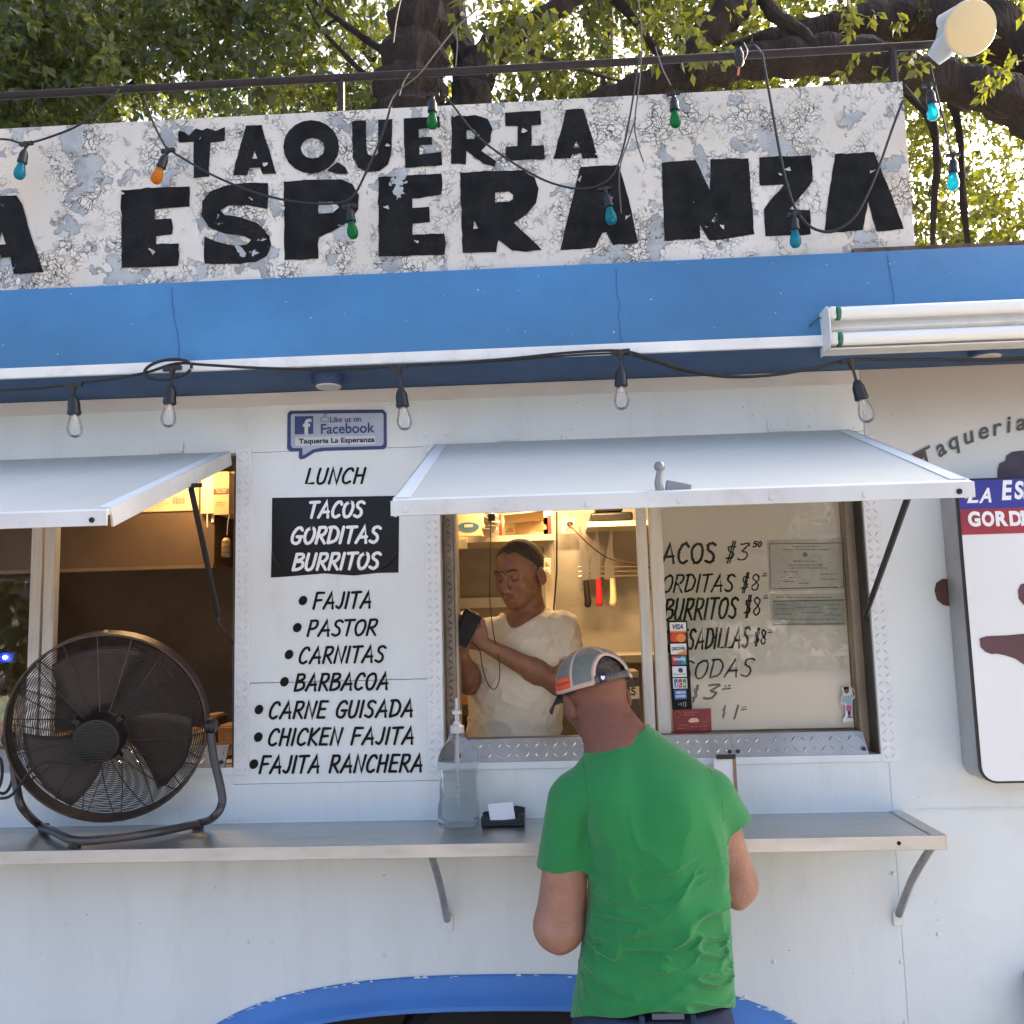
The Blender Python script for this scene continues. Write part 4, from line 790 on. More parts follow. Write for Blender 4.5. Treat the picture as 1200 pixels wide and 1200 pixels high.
yc = -.25
def cg(name, tint, col): 
    m = M_glass(name, tint, .9, .04, milk=.0); n = m.node_tree.nodes; l = m.node_tree.links
    d = n.new('ShaderNodeBsdfTranslucent'); d.inputs[0].default_value = (*col, 1); d2 = n.new('ShaderNodeBsdfDiffuse'); d2.inputs[0].default_value = (*col, 1)
    a = n.new('ShaderNodeAddShader'); l.new(d.outputs[0], a.inputs[0]); l.new(d2.outputs[0], a.inputs[1]); o = n['Material Output']; src = o.inputs[0].links[0].from_socket
    y = n.new('ShaderNodeMixShader'); y.inputs[0].default_value = .45; l.new(src, y.inputs[1]); l.new(a.outputs[0], y.inputs[2]); l.new(y.outputs[0], o.inputs[0]); return m
TEAL = cg('teal_bulb_glass', (.08, .5, .55), (.012, .20, .26)); AMB = cg('amber_bulb_glass', (.9, .5, .04), (.42, .17, .008)); GRN = cg('green_bulb_glass', (.04, .45, .14), (.006, .15, .045))
cl = thing('string_lights', 'drooping cord of coloured bulbs hung over the signboard', 'string lights', P(600, 80, yc))
TH = CR
for c_, r_ in (([(-30, 160), (0, 163), (12, 164), (30, 168), (60, 160), (95, 145), (125, 120), (140, 104)], .0032), ([(168, 112), (178, 140), (190, 165), (198, 175), (225, 192), (255, 208), (300, 226), (350, 237), (395, 238), (415, 228), (432, 195), (447, 160), (458, 125)], .0035),
   ([(520, 110), (532, 125), (560, 160), (600, 190), (640, 212), (675, 221), (700, 218), (718, 205), (730, 175), (741, 120), (750, 60)], .0032), ([(893, 62), (899, 95), (906, 135), (915, 185), (925, 225), (935, 250), (952, 267), (975, 271), (1000, 256), (1018, 225), (1032, 190), (1046, 150), (1058, 118)], .004),
   ([(1060, 100), (1075, 118), (1088, 130)], .004), ([(1090, 75), (1098, 110), (1108, 150), (1116, 185)], .003)):
    part('cord', G().tube(spline([P(x, y, yc) for x, y in c_], 5), r_, 6), TH, cl)
for x, y, dr, tl, m_ in ((31, 167, .028, -.18, TEAL), (197, 175, .022, -.38, AMB), (409, 240, .012, .12, GRN), (507, 110, .018, -.03, GRN), (709, 220, .022, .15, TEAL), (789, 108, .018, .02, GRN), (930, 249, .012, -.0, TEAL), (1089, 98, .022, .03, TEAL), (1117, 180, .018, -.08, TEAL)):
    bulb(x, y, dr, 0, tl, cl, .78, m_, False)
VIN = M('dry_vine_stem', (.10, .085, .07), .8, var=.2)
vn = thing('hanging_vine', 'thin dry vine strands hanging from the tree over the signboard', 'vine')
for q in ([(560, 10), (535, 32), (512, 60), (490, 88), (465, 108), (455, 126)], [(480, 85), (472, 98), (468, 112)], [(533, 30), (536, 50), (534, 78)], [(748, 0), (752, 40), (750, 90), (744, 140), (746, 165), (754, 190)], [(745, 138), (738, 160), (726, 200), (728, 250)], [(768, 55), (776, 80), (786, 100)], [(472, -10), (465, 20), (461, 50)]):
    part('stem', G().tube(spline([P(x, y, -.32) for x, y in q], 5), .0022, 5), VIN, vn)
# flood lamp
fp = thing('flood_lamp', 'cream round flood lamp at the right end of the roof pipe', 'lamp', P(1136, 33, -.25))
c = P(1137, 33, -.27); ax = nrm(V(.06, -.93, -.36)); b_ = c-ax*.075+V(-.03, 0, .0)
part('lens', G().lathe([(.055, -.012), (.072, -.004), (.0755, .002), (.073, .008), (.05, .014), (.01, .017)], c, ax, 32), M('cream_lens', (.62, .50, .28), .35, var=.06, vs=5, sub=.0), fp)
part('lens_ring', G().tube([c+(.0735)*(nrm(np.cross(ax, V(0, 0, 1)))*math.cos(a)+np.cross(ax, nrm(np.cross(ax, V(0, 0, 1))))*math.sin(a)) for a in np.linspace(0, 6.28, 41)[:-1]], .0035, 6, closed=True), M('old_white_enamel', (.5, .48, .42), .4, var=.1), fp)
part('lamp_body', G().lathe([(.02, -.10), (.03, -.07), (.055, -.03), (.071, -.005)], c, ax, 24), M('old_white_enamel', (.5, .48, .42), .4, var=.1), fp)
c2_ = P(1110, 52, -.17); part('lamp_holder', G().lathe([(.026, -.05), (.034, -.02), (.034, .03), (.02, .05)], c2_, nrm(V(.5, -.6, .4)), 16).lathe([(.02, 0), (.028, .03)], P(1104, 46, -.14), V(0, -1, 0), 12), M('cloudy_plastic', (.42, .42, .40), .35), fp)
part('lamp_holder', G().lathe([(.024, -.06), (.026, .02), (.015, .03)], P(1122, 17, -.19), nrm(V(.3, -.8, -.2)), 14), M('old_white_enamel', (0, 0, 0)), fp)
ps = thing('cord_plug', 'black plug end with orange tip clipped on the roof pipe', 'plug', P(867, 68, -.13))
part('plug_body', G().lathe([(.006, -.03), (.014, -.02), (.016, .01), (.008, .03)], P(866, 68, -.14), V(0, 0, 1), 12), BLACKP, ps); part('tip', G().tube([P(866, 78, -.14), P(865, 88, -.14)], .0035, 6), M('orange_tip', (.5, .12, .04), .5), ps)
part('tie_wire', G().tube(spline([P(872, 50, -.13), P(876, 60, -.14), P(872, 70, -.14), P(868, 55, -.14)], 4), .0015, 5), ALU, ps)
part('cord', G().tube(spline([P(874, 56, -.13), P(885, 54, -.13), P(893, 64, -.2), P(896, 80, -.25)], 4), .004, 6), CR, ps)

# ================================================================ ON THE COUNTER
fan = thing('floor_fan', 'large black drum floor fan standing on the left of the counter', 'fan', V(P(128, 851, -.16)[0], -.16, zC+.003))
FC = P(128, 851, -.165); HB = P(112, 869.5, -.30); fa_ = nrm(HB-FC); fr = (P(241.5, 851, -.165)-P(15.5, 851, -.165))[0]/2*.955
fu = nrm(np.cross(fa_, V(0, 0, 1))); fv = np.cross(fu, fa_); FM = M('dark_fan_metal', (.055, .043, .038), .42, metal=.4, var=.25, vs=30); FB = M('fan_blade_brown', (.060, .048, .043), .4, metal=.3, var=.2)
def fp_(r, a, h): return FC+fa_*h+r*(fu*math.cos(a)+fv*math.sin(a))
def dome(side, D):
    g = G(); h = lambda r: side*(D*(1-(r/fr)**2.4)+.02); nr = 36
    for i in range(nr):
        r = .055+(fr-.004-.055)*i/(nr-1); g.tube([fp_(r, a, h(r)) for a in np.linspace(0, 2*math.pi, 57)[:-1]], .0010, 4, closed=True)
    for k in range(18):
        a = 2*math.pi*k/18+.1; g.tube([fp_(r, a+(.10*side)*(1-r/fr), h(r)) for r in np.linspace(.05, fr-.002, 9)], .0017, 4)
    return g
part('rear_guard', dome(1, .075), FM, fan); part('front_guard', dome(-1, .05), FM, fan)
g = G(); nA = 48; bp_ = [(fr-.002, .026), (fr+.004, .026), (fr+.004, -.026), (fr-.002, -.026)]
for r, h in bp_: g.v += [tuple(fp_(r, 2*math.pi*j/nA, h)) for j in range(nA)]
g.f += [(i*nA+j, i*nA+(j+1) % nA, ((i+1) % 4)*nA+(j+1) % nA, ((i+1) % 4)*nA+j) for i in range(4) for j in range(nA)]; part('drum_rim', g, FM, fan)
for k in range(3):
    def bl(u, v, k=k):
        r = .05+(fr-.035-.05)*u; a = 2*math.pi*k/3+1.15+(v-.5)*(1.25-.15*u)+.35*u; return fp_(r, a, .015-(v-.5)*.05)
    part('blade', G().grid(bl, 8, 8), FB, fan, solid=.0015)
mh = part('motor_housing', G().lathe([(.05, .02), (.062, .04), (.068, .07), (.068, .115), (.060, .135), (.03, .14), (.01, .139)], FC, fa_, 28), BLACKP, fan)
g = G()
for i in range(15):
    yy = -.052+i*.0074; xx = math.sqrt(max(0, .055**2-yy**2)); g.tube([FC+fa_*.1415+fu*xx+fv*yy, FC+fa_*.1415-fu*xx+fv*yy], .0013, 4)
part('vent_slats', g, M('dark_grey_plastic', (.04, .04, .042), .5), mh)
for a in (.7, 2.4, 4.0, 5.4): part('motor_lug', G().obox(fp_(.07, a, .10), fp_(.083, a, .1)-fp_(.07, a, .1), (fp_(.07, a+.12, .1)-fp_(.07, a-.12, .1))*.5, fa_*.014), BLACKP, mh, bev=.003)
pl_ = P(17, 866, -.165); prr = P(241, 851, -.165)
def cp(px, py, Y, z=None):
    q = P(px, py, Y); 
    if z is not None: q[2] = z
    return q
zt2 = zC+.022
base_r = PZ(236, 964, zt2); base_m = PZ(130, 983, zt2); base_l = PZ(45, 966, zt2)
base_m2 = PZ(88, 985, zt2)
path = [prr+V(.012, 0, 0), P(250, 885, -.175), P(259, 925, -.19), P(260, 942, -.2), P(252, 956, -.21), base_r, PZ(180, 976, zt2), base_m, base_m2, PZ(62, 974, zt2), base_l, P(26, 946, -.20), P(20, 925, -.19), P(16, 895, -.18), pl_+V(-.008, 0, 0)]
part('stand_tube', G().tube(spline(path, 5), .0115, 10), M('grey_stand_tube', (.07, .065, .065), .35, metal=.5, var=.2), fan)
for q in ((232, 962), (52, 966), (88, 984)): c = PZ(*q, zt2); part('rubber_foot', G().lathe([(.016, -.022), (.017, -.008), (.012, .002)], c+V(0, .0, 0), (0, 0, 1), 12), BLACKP, fan)
for q, s_ in ((pl_, -1), (prr, 1)): part('knob', G().lathe([(.010, 0), (.022, .004), (.024, .02), (.018, .028)], q+V(s_*.002, 0, 0), (s_, 0, 0), 12), BLACKP, fan)
part('power_cord', G().tube(spline([P(100, 893, -.31), P(85, 897, -.31), P(55, 893, -.30), P(38, 902, -.28), P(22, 922, -.25), P(10, 934, -.24), P(-10, 937, -.22), P(-60, 950, -.2)], 5), .0042, 7), CR, fan)
part('rim_clip', G().lathe([(.006, 0), (.006, .006)], fp_(fr+.004, math.pi/2, 0), (0, -1, 0), 8), ALU, fan)
sw = thing('cable_bundle', 'black coiled power cable beside the fan at the left edge', 'cable', P(5, 910, -.12))
part('coil', G().tube(spline([P(6+9*math.cos(a)-2*a, 908+22*math.sin(a), -.10-.004*a) for a in np.linspace(0, 15, 34)], 3), .0045, 6), CR, sw)

# jug of clear gel with a pump
jy = -.13; jb = PZ(538, 966, zC+.002); JX, JY = jb[0], jb[1]; s1 = (2.8+JY)/FOC
JP = M('clear_jug_plastic', (.80, .83, .84), .10, trans=.93, spec=.5, var=0, bump=.25, bs=14); JP.node_tree.nodes['Principled BSDF'].inputs['IOR'].default_value = 1.12
jug = thing('jug', 'clear plastic gallon jug with a pump standing on the counter', 'jug', V(JX, JY, zC+.002))
hh = (966-840)*s1; bw = 23.5*s1
def sq(prof, n=32, o=V(JX, JY, zC+.002)):
    g = G()
    for r, h, e in prof:
        for j in range(n):
            a = 2*math.pi*j/n; c_, s_ = math.cos(a), math.sin(a); k = (abs(c_)**e+abs(s_)**e)**(-1/e); g.v.append(tuple(o+V(r*k*c_, r*k*s_*.85, h)))
    g.f += [(i*n+j, i*n+(j+1) % n, (i+1)*n+(j+1) % n, (i+1)*n+j) for i in range(len(prof)-1) for j in range(n)]+[tuple(range(n))[::-1], tuple(range((len(prof)-1)*n, len(prof)*n))]; return g
part('jug_body', sq([(bw*.86, 0, 4), (bw*.98, .008, 4), (bw, .03, 4), (bw*.97, .06, 4), (bw*.90, .075, 3.5), (bw*.90, .135, 3.5), (bw, .15, 3.5), (bw*.99, .172, 3.2), (bw*.95, .190, 3), (bw*.82, .212, 2.6), (bw*.60, .232, 2.3), (bw*.42, .248, 2), (bw*.36, .262, 2)]), JP, jug)
part('gel', sq([(bw*.80, .004, 4), (bw*.93, .012, 4), (bw*.94, .055, 4), (bw*.86, .074, 3.5), (bw*.86, .135, 3.5), (bw*.94, .152, 3.4)]), M_glass('milky_gel', (.86, .89, .89), .5, .1, milk=.015), jug)
for i in range(4): part('label_rib', G().box(JX-.022, JX+.028, JY-bw*.87*.88, JY-bw*.87*.88+.002, zC+.083+i*.015, zC+.0845+i*.015), JP, jug)
FR = M('frosted_pump_plastic', (.72, .70, .70), .35, trans=.2, var=.02)
o_ = V(JX, JY, zC+.002); part('cap', G().lathe([(.020, .26), (.021, .265), (.021, .280), (.012, .284), (.010, .292)], o_, (0, 0, 1), 20), FR, jug)
pm = part('pump', G().lathe([(.0045, .05), (.0045, .26)], o_, (0, 0, 1), 8).lathe([(.006, .29), (.006, .312), (.014, .314), (.014, .324), (.006, .327), (.004, .335), (.004, .36)], o_, (0, 0, 1), 16), FR, jug)
ch_ = PZ(590, 966, zC+.002); hd = thing('card_holder', 'small black card holder on the counter beside the jug', 'card holder', ch_)
cw = 24.5*(2.8+ch_[1])/FOC
part('tray', G().prism([(ch_[0]-cw, ch_[1]-.03, zC+.002), (ch_[0]-cw, ch_[1]-.03, zC+.030), (ch_[0]-cw*.75, ch_[1]-.03, zC+.032), (ch_[0]-cw*.62, ch_[1]-.03, zC+.019), (ch_[0]+cw*.62, ch_[1]-.03, zC+.019), (ch_[0]+cw*.75, ch_[1]-.03, zC+.036), (ch_[0]+cw, ch_[1]-.03, zC+.034), (ch_[0]+cw, ch_[1]-.03, zC+.002)], V(0, .012, 0)), BLACKP, hd, bev=.003)
part('tray_base', G().box(ch_[0]-cw, ch_[0]+cw, ch_[1]-.018, ch_[1]+.03, zC+.002, zC+.012), BLACKP, hd, bev=.003)
part('tray_back', G().prism([(ch_[0]-cw, ch_[1]+.02, zC+.012), (ch_[0]-cw, ch_[1]+.03, zC+.03), (ch_[0]+cw*.6, ch_[1]+.04, zC+.045), (ch_[0]+cw, ch_[1]+.04, zC+.04), (ch_[0]+cw, ch_[1]+.02, zC+.012)], V(0, .01, 0)), BLACKP, hd, bev=.003)
cr = thing('business_cards', 'stack of white business cards in the black holder', 'cards', ch_+V(0, 0, .012))
CB = ch_+V(-.004, -.004, .035); cx_ = V(.036, 0, .003); cz_ = V(-.004, .014, .021); cn = nrm(np.cross(cx_, cz_))
for i in range(5): part('card', G().obox(CB+cn*(-.0012*i)*(-1)+V(0, .0, 0), cx_, cz_, cn*.0004), M('card_white', (.72, .72, .74), .5, var=.02), cr)
g = G(); cn = cn if cn[1] < 0 else -cn
for u0, u1, v in ((-.5, .5, .7), (-.3, .35, .35), (-.6, -.1, -.1), (-.15, .1, -.12), (.2, .75, -.1), (-.5, .0, -.5), (.3, .7, -.55)): g.obox(CB+cn*.0014+cx_*(u0+u1)/2+cz_*v, cx_*(u1-u0)/2, cz_*.05, cn*.0002)
part('print', g, DOC, cr)
cbd = thing('clip_card', 'white card on a thin brown stick standing behind the customer shoulder', 'card', V(*PZ(852, 955, zC)[:2], zC))
part('card', fb(838, 861, 889, 953, -.04, .002), WHITET, cbd); part('stick', fb(860.5, 864, 886, 953, -.043, .004), M('brown_wood_stick', (.3, .17, .11), .6), cbd); part('clip', fb(840, 862, 884.5, 889.5, -.045, .01), BLACKP, cbd)

# ================================================================ INSIDE THE TRUCK
# warm lit ceiling lamps
WL = bpy.data.materials.new('warm_lamp'); WL.use_nodes = True; WL.node_tree.nodes['Principled BSDF'].inputs['Emission Color'].default_value = (1, .60, .24, 1); WL.node_tree.nodes['Principled BSDF'].inputs['Emission Strength'].default_value = 8
def lamp(x, y, label, e, L=.28, z=None):
    z = z or zS-.06; lo = thing('ceiling_lamp', label, 'lamp', (x, y, z)); part('lamp_base', G().box(x-L-.02, x+L+.02, y-.05, y+.05, z+.015, z+.035), CREAM, lo)
    li = bpy.data.lights.new('warm_tube_light', 'AREA'); li.shape = 'RECTANGLE'; li.size = 2*L; li.size_y = .08; li.energy = e; li.color = (1, .64, .30)
    ob = bpy.data.objects.new('tube_light', li); C.objects.link(ob); ob.parent = lo; ob.location = (0, 0, -.012)
    part('tube', G().tube([(x-L, y, z), (x+L, y, z)], .011, 8), WL, lo)
lamp(P(660, 600, .95)[0], 1.0, 'warm ceiling lamp above the knife wall inside the truck', 4.0); lamp(P(205, 560, .5)[0], .55, 'warm ceiling lamp above the boxes behind the left window', .8, .16)
# left shelf and its boxes (main window)
shf = thing('wall_shelf', 'cream metal shelf above the cook on the left', 'shelf', P(590, 633, 1.1)); part('board', fb(470, 649, 628.5, 635.5, 1.08, .36), CREAM, shf); part('bracket', fb(536, 547, 632, 643, 1.06, .02), CREAM, shf)
sh2 = thing('wall_shelf', 'short cream shelf above the knives on the right', 'shelf', P(720, 613, 1.2)); part('board', fb(688, 790, 610, 616, 1.2, .24), CREAM, sh2)
bk = thing('pan_stack', 'dark pans stacked on the short shelf above the knives', 'pans', P(715, 605, 1.25)); part('pan', fb(692, 742, 600, 609.5, 1.22, .2), BLACKM, bk, bev=.01); part('pan', fb(698, 730, 588, 599.5, 1.22, .18), BLACKM, bk, bev=.01)
CARD = M('cardboard', (.42, .28, .14), .8, var=.1, vs=4); CARDL = M('pale_cardboard', (.6, .48, .30), .75, var=.06, vs=4)
b1 = thing('box', 'white box with a blue oval print on the shelf at left', 'box', P(550, 620, 1.1)); part('carton', fb(522, 566, 600, 628.3, 1.12, .2), CARDL, b1, bev=.003)
part('blue_print', G().add([P(549+12.5*math.cos(a), 617+6.5*math.sin(a) if math.sin(a) > 0 else 617+5*math.sin(a), 1.118) for a in np.linspace(0, 2*math.pi, 19)[:-1]], [tuple(range(18))]), M('faded_blue_print', (.05, .14, .24), .5), b1, smooth=False); part('mark', fb(544, 554, 614.5, 618, 1.1165, .0005), M('pale_mark', (.5, .5, .45), .5), b1)
b2 = thing('box', 'open cardboard box with torn front on the shelf at right', 'box', P(616, 618, 1.1)); part('carton', fb(588, 646, 606, 628.2, 1.12, .22), CARDL, b2, bev=.003); part('red_edge', fb(584.5, 587.5, 603, 628.2, 1.115, .02), M('red_carton_edge', (.3, .04, .03), .6), b2); part('red_edge', fb(642, 646.3, 604, 628.2, 1.114, .02), M('red_carton_edge', (0, 0, 0)), b2)
poly([(592, 624), (596, 619), (601, 618), (602, 624)], 1.118, b2 and CARD, b2, 'torn_patch'); poly([(604, 626), (603, 614), (625, 612), (640, 615), (641, 620), (633, 622), (625, 620), (618, 625)], 1.1185, CARD, b2, 'torn_patch')
part('flap', G().obox(P(614, 607, 1.10), V(.085, 0, .006), V(0, .03, -.02), V(0, .002, .002)), CARD, b2)
cu_ = thing('cup_stack', 'stack of clear plastic lids and cups beside the blue print box', 'cups', P(578, 620, 1.08))
for k in range(5): part('cup', G().lathe([(.020, 0), (.027, .03), (.026, .032)], P(572+3*(k % 3), 627-k*4.2, 1.06), (.1*k, -.3, 1), 14), M('cloudy_cup', (.6, .56, .46), .3, trans=.4), cu_)
for k, r_ in enumerate((.022, .016, .010)): part('lid_ring', G().tube([P(577.5, 622.5, 1.04)+r_*V(math.cos(a), 0, math.sin(a)) for a in np.linspace(0, 6.28, 15)[:-1]], .0018, 4, closed=True), M('cloudy_cup', (0, 0, 0)), cu_)
# posts, outlets, cables
ipo = thing('steel_post', 'narrow cream upright post behind the cook', 'post', P(643, 700, 1.15)); part('post', fb(641, 652, 598, 900, 1.12, .04), CREAM, ipo); part('post', fb(633, 637, 640, 800, 1.2, .03), CREAM, ipo)
part('pipe', G().tube([P(652.5, 600, 1.1), P(652.5, 670, 1.1), P(649, 712, 1.1), P(649, 800, 1.1)], .004, 6), BLACKP, ipo)
part('diagonal_brace', G().tube([P(628, 640, 1.12), P(641, 656, 1.12)], .006, 6), CREAM, ipo)
def outlet(px, py, w_, h_, Y, label):
    o = thing('outlet', label, 'outlet', P(px, py, Y)); part('cover_plate', fb(px-w_, px+w_, py-h_, py+h_, Y, .006), M('ivory_plastic', (.66, .6, .46), .4), o, bev=.002)
    for k in (-.45, .45): part('socket_face', fb(px-w_*.45, px+w_*.45, py+h_*k-h_*.25, py+h_*k+h_*.25, Y-.002, .002), CREAM, o, bev=.001); part('slot', fb(px-w_*.2, px-w_*.05, py+h_*k-h_*.1, py+h_*k+h_*.1, Y-.003, .001), BLACKP, o)
    return o
outlet(641, 664, 4.6, 10, 1.1, 'ivory wall outlet on the post behind the cook head'); outlet(666, 617, 8, 8.5, 1.36, 'ivory wall outlet with a brown plug near the knives')
cb_ = thing('cable', 'dark brown plugged cable drooping across the knife wall', 'cable', P(668, 613, 1.33)); part('plug', G().lathe([(.012, 0), (.010, .03)], P(667, 614, 1.345), (.3, -1, -.1), 10), M('brown_plug', (.06, .02, .015), .5), cb_)
part('cord', G().tube(spline([P(667, 614, 1.31), P(676, 624, 1.3), P(695, 642, 1.3), P(715, 655, 1.3), P(740, 660, 1.3), P(775, 667, 1.3)], 5), .0035, 6), M('brown_cable', (.05, .015, .01), .5), cb_)
# knife rack and knives
yk = 1.40; rk = thing('knife_rack', 'magnetic knife rack of three horizontal metal bars', 'knife rack', P(715, 670, yk))
for y in (664.5, 670, 675.5): part('bar', G().tube([P(678, y, yk), P(790, y-2, yk)], .0042, 6), M('rack_bar', (.52, .42, .38), .3, metal=.7), rk)
BLADE = M('knife_blade', (.50, .47, .42), .3, metal=.9, var=.15)
for x, yt, bl_, mat, w_, lab in ((686, 617, [(681, 617), (686, 640), (690.5, 664), (690, 682), (682.5, 682), (679, 640), (678, 617)], M('black_knife_handle', (.015, .013, .012), .5), 4.0, 'knife with a black handle'), (700.5, 640, [(703, 655), (704, 679), (691, 679), (692.5, 660), (696, 635), (701, 612)], M('red_knife_handle', (.55, .02, .03), .4), 4.0, 'knife with a red handle'), (717, 640, [(719, 654), (720, 678), (708, 679), (708.5, 660), (713, 635), (717, 612)], M('cream_knife_handle', (.72, .58, .34), .4), 4.0, 'knife with a cream handle')):
    kn = thing('knife', lab+' hanging on the magnetic rack', 'knife', P(x, 680, yk-.02), group='knives on the rack')
    part('blade', G().prism([P(a, b, yk-.012) for a, b in bl_], V(0, -.0015, 0)), BLADE, kn, smooth=False)
    hx = bl_[-2][0] if x != 686 else 686; cx = x-.0
    if x == 686: hp = [P(686.5, 680, yk-.014), P(688, 695, yk-.016), P(689, 704, yk-.016), P(688.5, 712, yk-.015)]
    else: hp = [P(x+1, 678, yk-.014), P(x+1.5, 692, yk-.016), P(x+1.8, 704, yk-.016), P(x+1, 710.5, yk-.015)]
    part('handle', G().tube(spline(hp, 4), [.013, .0135, .0135, .014, .0145, .0145, .015, .016, .0165, .0165, .016, .013, .008], 10), mat, kn)
# bin with a taped label
bn = thing('storage_bin', 'clear plastic bin with a taped paper label behind the customer', 'bin', P(745, 850, .35)); part('bin', fb(712, 748.5, 796, 852, .40, .16), M_glass('brownish_bin', (.5, .4, .26), .5, .1, milk=.1), bn); part('lid', fb(710, 749, 787, 795, .395, .17), M('amber_lid', (.3, .2, .1), .4), bn, bev=.003)
poly([(734, 806), (749, 804), (749.5, 818.5), (735, 820)], .394, M('masking_tape', (.7, .6, .42), .6), bn, 'label'); btext('RS', 733.5, 745, 815, 814.5, 9, .3915, INK, bn, bold=.02)
# glow shelf low left: pots and trays behind the sill
ORG = M('orange_food_wrap', (.55, .24, .06), .5, var=.4, vs=14)
for k, (a, b, c_, d, lab) in enumerate(((541, 556, 792, 804, 'upper amber tray at the left edge of the main window'), (539, 553, 812, 826, 'middle amber tray at the left edge of the main window'), (541, 551, 838, 858, 'dark jar beside the cook apron'))):
    o = thing('tray' if k < 2 else 'jar', lab, 'tray' if k < 2 else 'jar', P(a, d, .5)); part('body', fb(a, b, c_, d, .5, .1) if k < 2 else G().lathe([(.02, 0), (.028, .01), (.028, .05), (.018, .06)], P(546, 858, .5), (0, 0, 1), 14), ORG if k < 2 else BLACKP, o, bev=.003 if k < 2 else 0); part('rim', fb(a-1, b+1, c_-1.5, c_, .498, .1) if k < 2 else G().lathe([(.02, .06), (.02, .075)], P(546, 858, .5), (0, 0, 1), 14), CREAM if k < 2 else BROWN, o)
ws = thing('steel_sheet_shelf', 'low steel worktop behind the cook', 'worktop', P(600, 760, 1.2)); part('top', G().box(xD+.02, XE1-.3, 1.05, YB-.002, P(590, 770, 1.2)[2]-.03, P(590, 770, 1.2)[2]), INW, ws); part('backsplash', fb(530, 630, 700, 712, 1.43, .008), STEEL, ws)
# left window: hood, boxes
hdn = thing('range_hood', 'brown greasy steel range hood behind the left window', 'range hood', P(150, 640, .75)); zh0 = P(150, 664.5, .72)[2]; xh1 = P(251, 640, .72)[0]
part('hood_panel', G().box(-3.2, xh1, .72, .728, zh0, P(200, 601, .72)[2]), BROWN, hdn); part('hood_lip', G().box(-3.2, xh1+.004, .70, .73, zh0-.014, zh0-.0005), M('hood_lip_steel', (.30, .2, .12), .35, metal=.6), hdn); part('hood_top', G().box(-3.2, xh1, .729, 1.4, P(200, 604, .72)[2]-.008, P(200, 604, .72)[2]), BROWN, hdn)
part('hood_edge', fb(247.5, 250.5, 601, 612, .714, .005), CREAM, hdn); part('drop_pipe', G().tube([P(243, 602, .7), P(243, 618, .7)], .003, 6), CREAM, hdn); part('hood_side', G().box(xh1-.006, xh1, .731, 1.4, zh0, P(200, 605, .72)[2]), BROWN, hdn)
zht = P(200, 601, .72)[2]+.002
bx1 = thing('box', 'flat pale box with a barcode on top of the range hood', 'box', P(190, 600, .78)); part('carton', fb(100, 233, 562, 600.5, .76, .3), CARDL, bx1, bev=.003)
g = G()
for i in range(13): xx = 202+i*1.15+random.random()*.4; fb(xx, xx+random.choice([.35, .6]), 583, 590.5, .7585, .001, g)
part('barcode', g, DOC, bx1); lines([(182, 198, 588), (181, 198, 590.5), (182, 192, 593), (203, 216, 582)], .7585, bx1, mat=CARD)
bx2 = thing('box', 'upright cardboard box with a dark band on top of the hood', 'box', P(252, 600, .72)); part('carton', fb(235, 268, 553, 602, .70, .2), CARDL, bx2, bev=.003); part('side_face', fb(250.3, 268.3, 553, 603, .698, .002), CARD, bx2); part('dark_band', fb(250, 268.5, 572.5, 579, .6965, .001), M('dark_red_band', (.10, .03, .025), .6), bx2); lines([(253, 266, 574.5), (254, 264, 577)], .6955, bx2, mat=CARDL); lines([(253, 264, 589), (253, 262, 592)], .6955, bx2, mat=BROWN)
bx3 = thing('box', 'brown box at the window edge behind the upright box', 'box', P(275, 600, .8)); part('carton', fb(270, 300, 552, 603, .80, .1), CARD, bx3); part('flap', fb(270, 300, 580, 582, .795, .004), CARDL, bx3)
dsp = thing('soap_dispenser', 'small hanging pump bottle right of the range hood', 'dispenser', P(265, 640, .6)); part('bottle', G().lathe([(.014, 0), (.017, .004), (.017, .06), (.012, .07), (.005, .074)], P(265, 653, .6), (0, 0, 1), 14), M('tan_bottle', (.36, .24, .13), .4), dsp); part('tube', G().tube([P(266, 627, .6), P(267, 612, .6), P(269, 603, .6)], .002, 5), CREAM, dsp)
for i in range(3): part('band', G().lathe([(.0174, 0), (.0174, .003)], P(265, 648-i*6, .6), (0, 0, 1), 14), BROWN, dsp)
grl = thing('griddle', 'dark griddle counter with warm lit trays behind the fan', 'griddle', P(150, 900, .6)); zg = P(200, 893, .5)[2]; part('worktop', G().box(-3.2, xD-.03, .42, 1.4, zg-.05, zg), M('lit_steel_worktop', (.45, .36, .26), .4, metal=.4, dirt=.4), grl); part('front', G().box(-3.2, xD-.03, .43, .45, FL, zg-.051), BROWN, grl)
for k, (a, b, c_, d, m_, lab) in enumerate(((176, 232, 858, 884, CARDL, 'warm lit paper tray on the griddle'), (255, 274, 852, 884, ORG, 'orange tray by the window edge'), (100, 150, 866, 888, CARD, 'brown tray behind the fan motor'), (60, 95, 862, 888, ORG, 'orange wrapped food behind the fan'), (238, 254, 840, 880, BROWN, 'dark tin beside the orange tray'))):
    o = thing('tray', lab, 'tray', P(a, d, .5)); part('body', fb(a, b, c_, d, .5+.03*k, .12), m_, o, bev=.004); part('contents', fb(a+2, b-2, c_-2.5, c_, .51+.03*k, .1), CARD if m_ is not CARD else ORG, o, bev=.004)
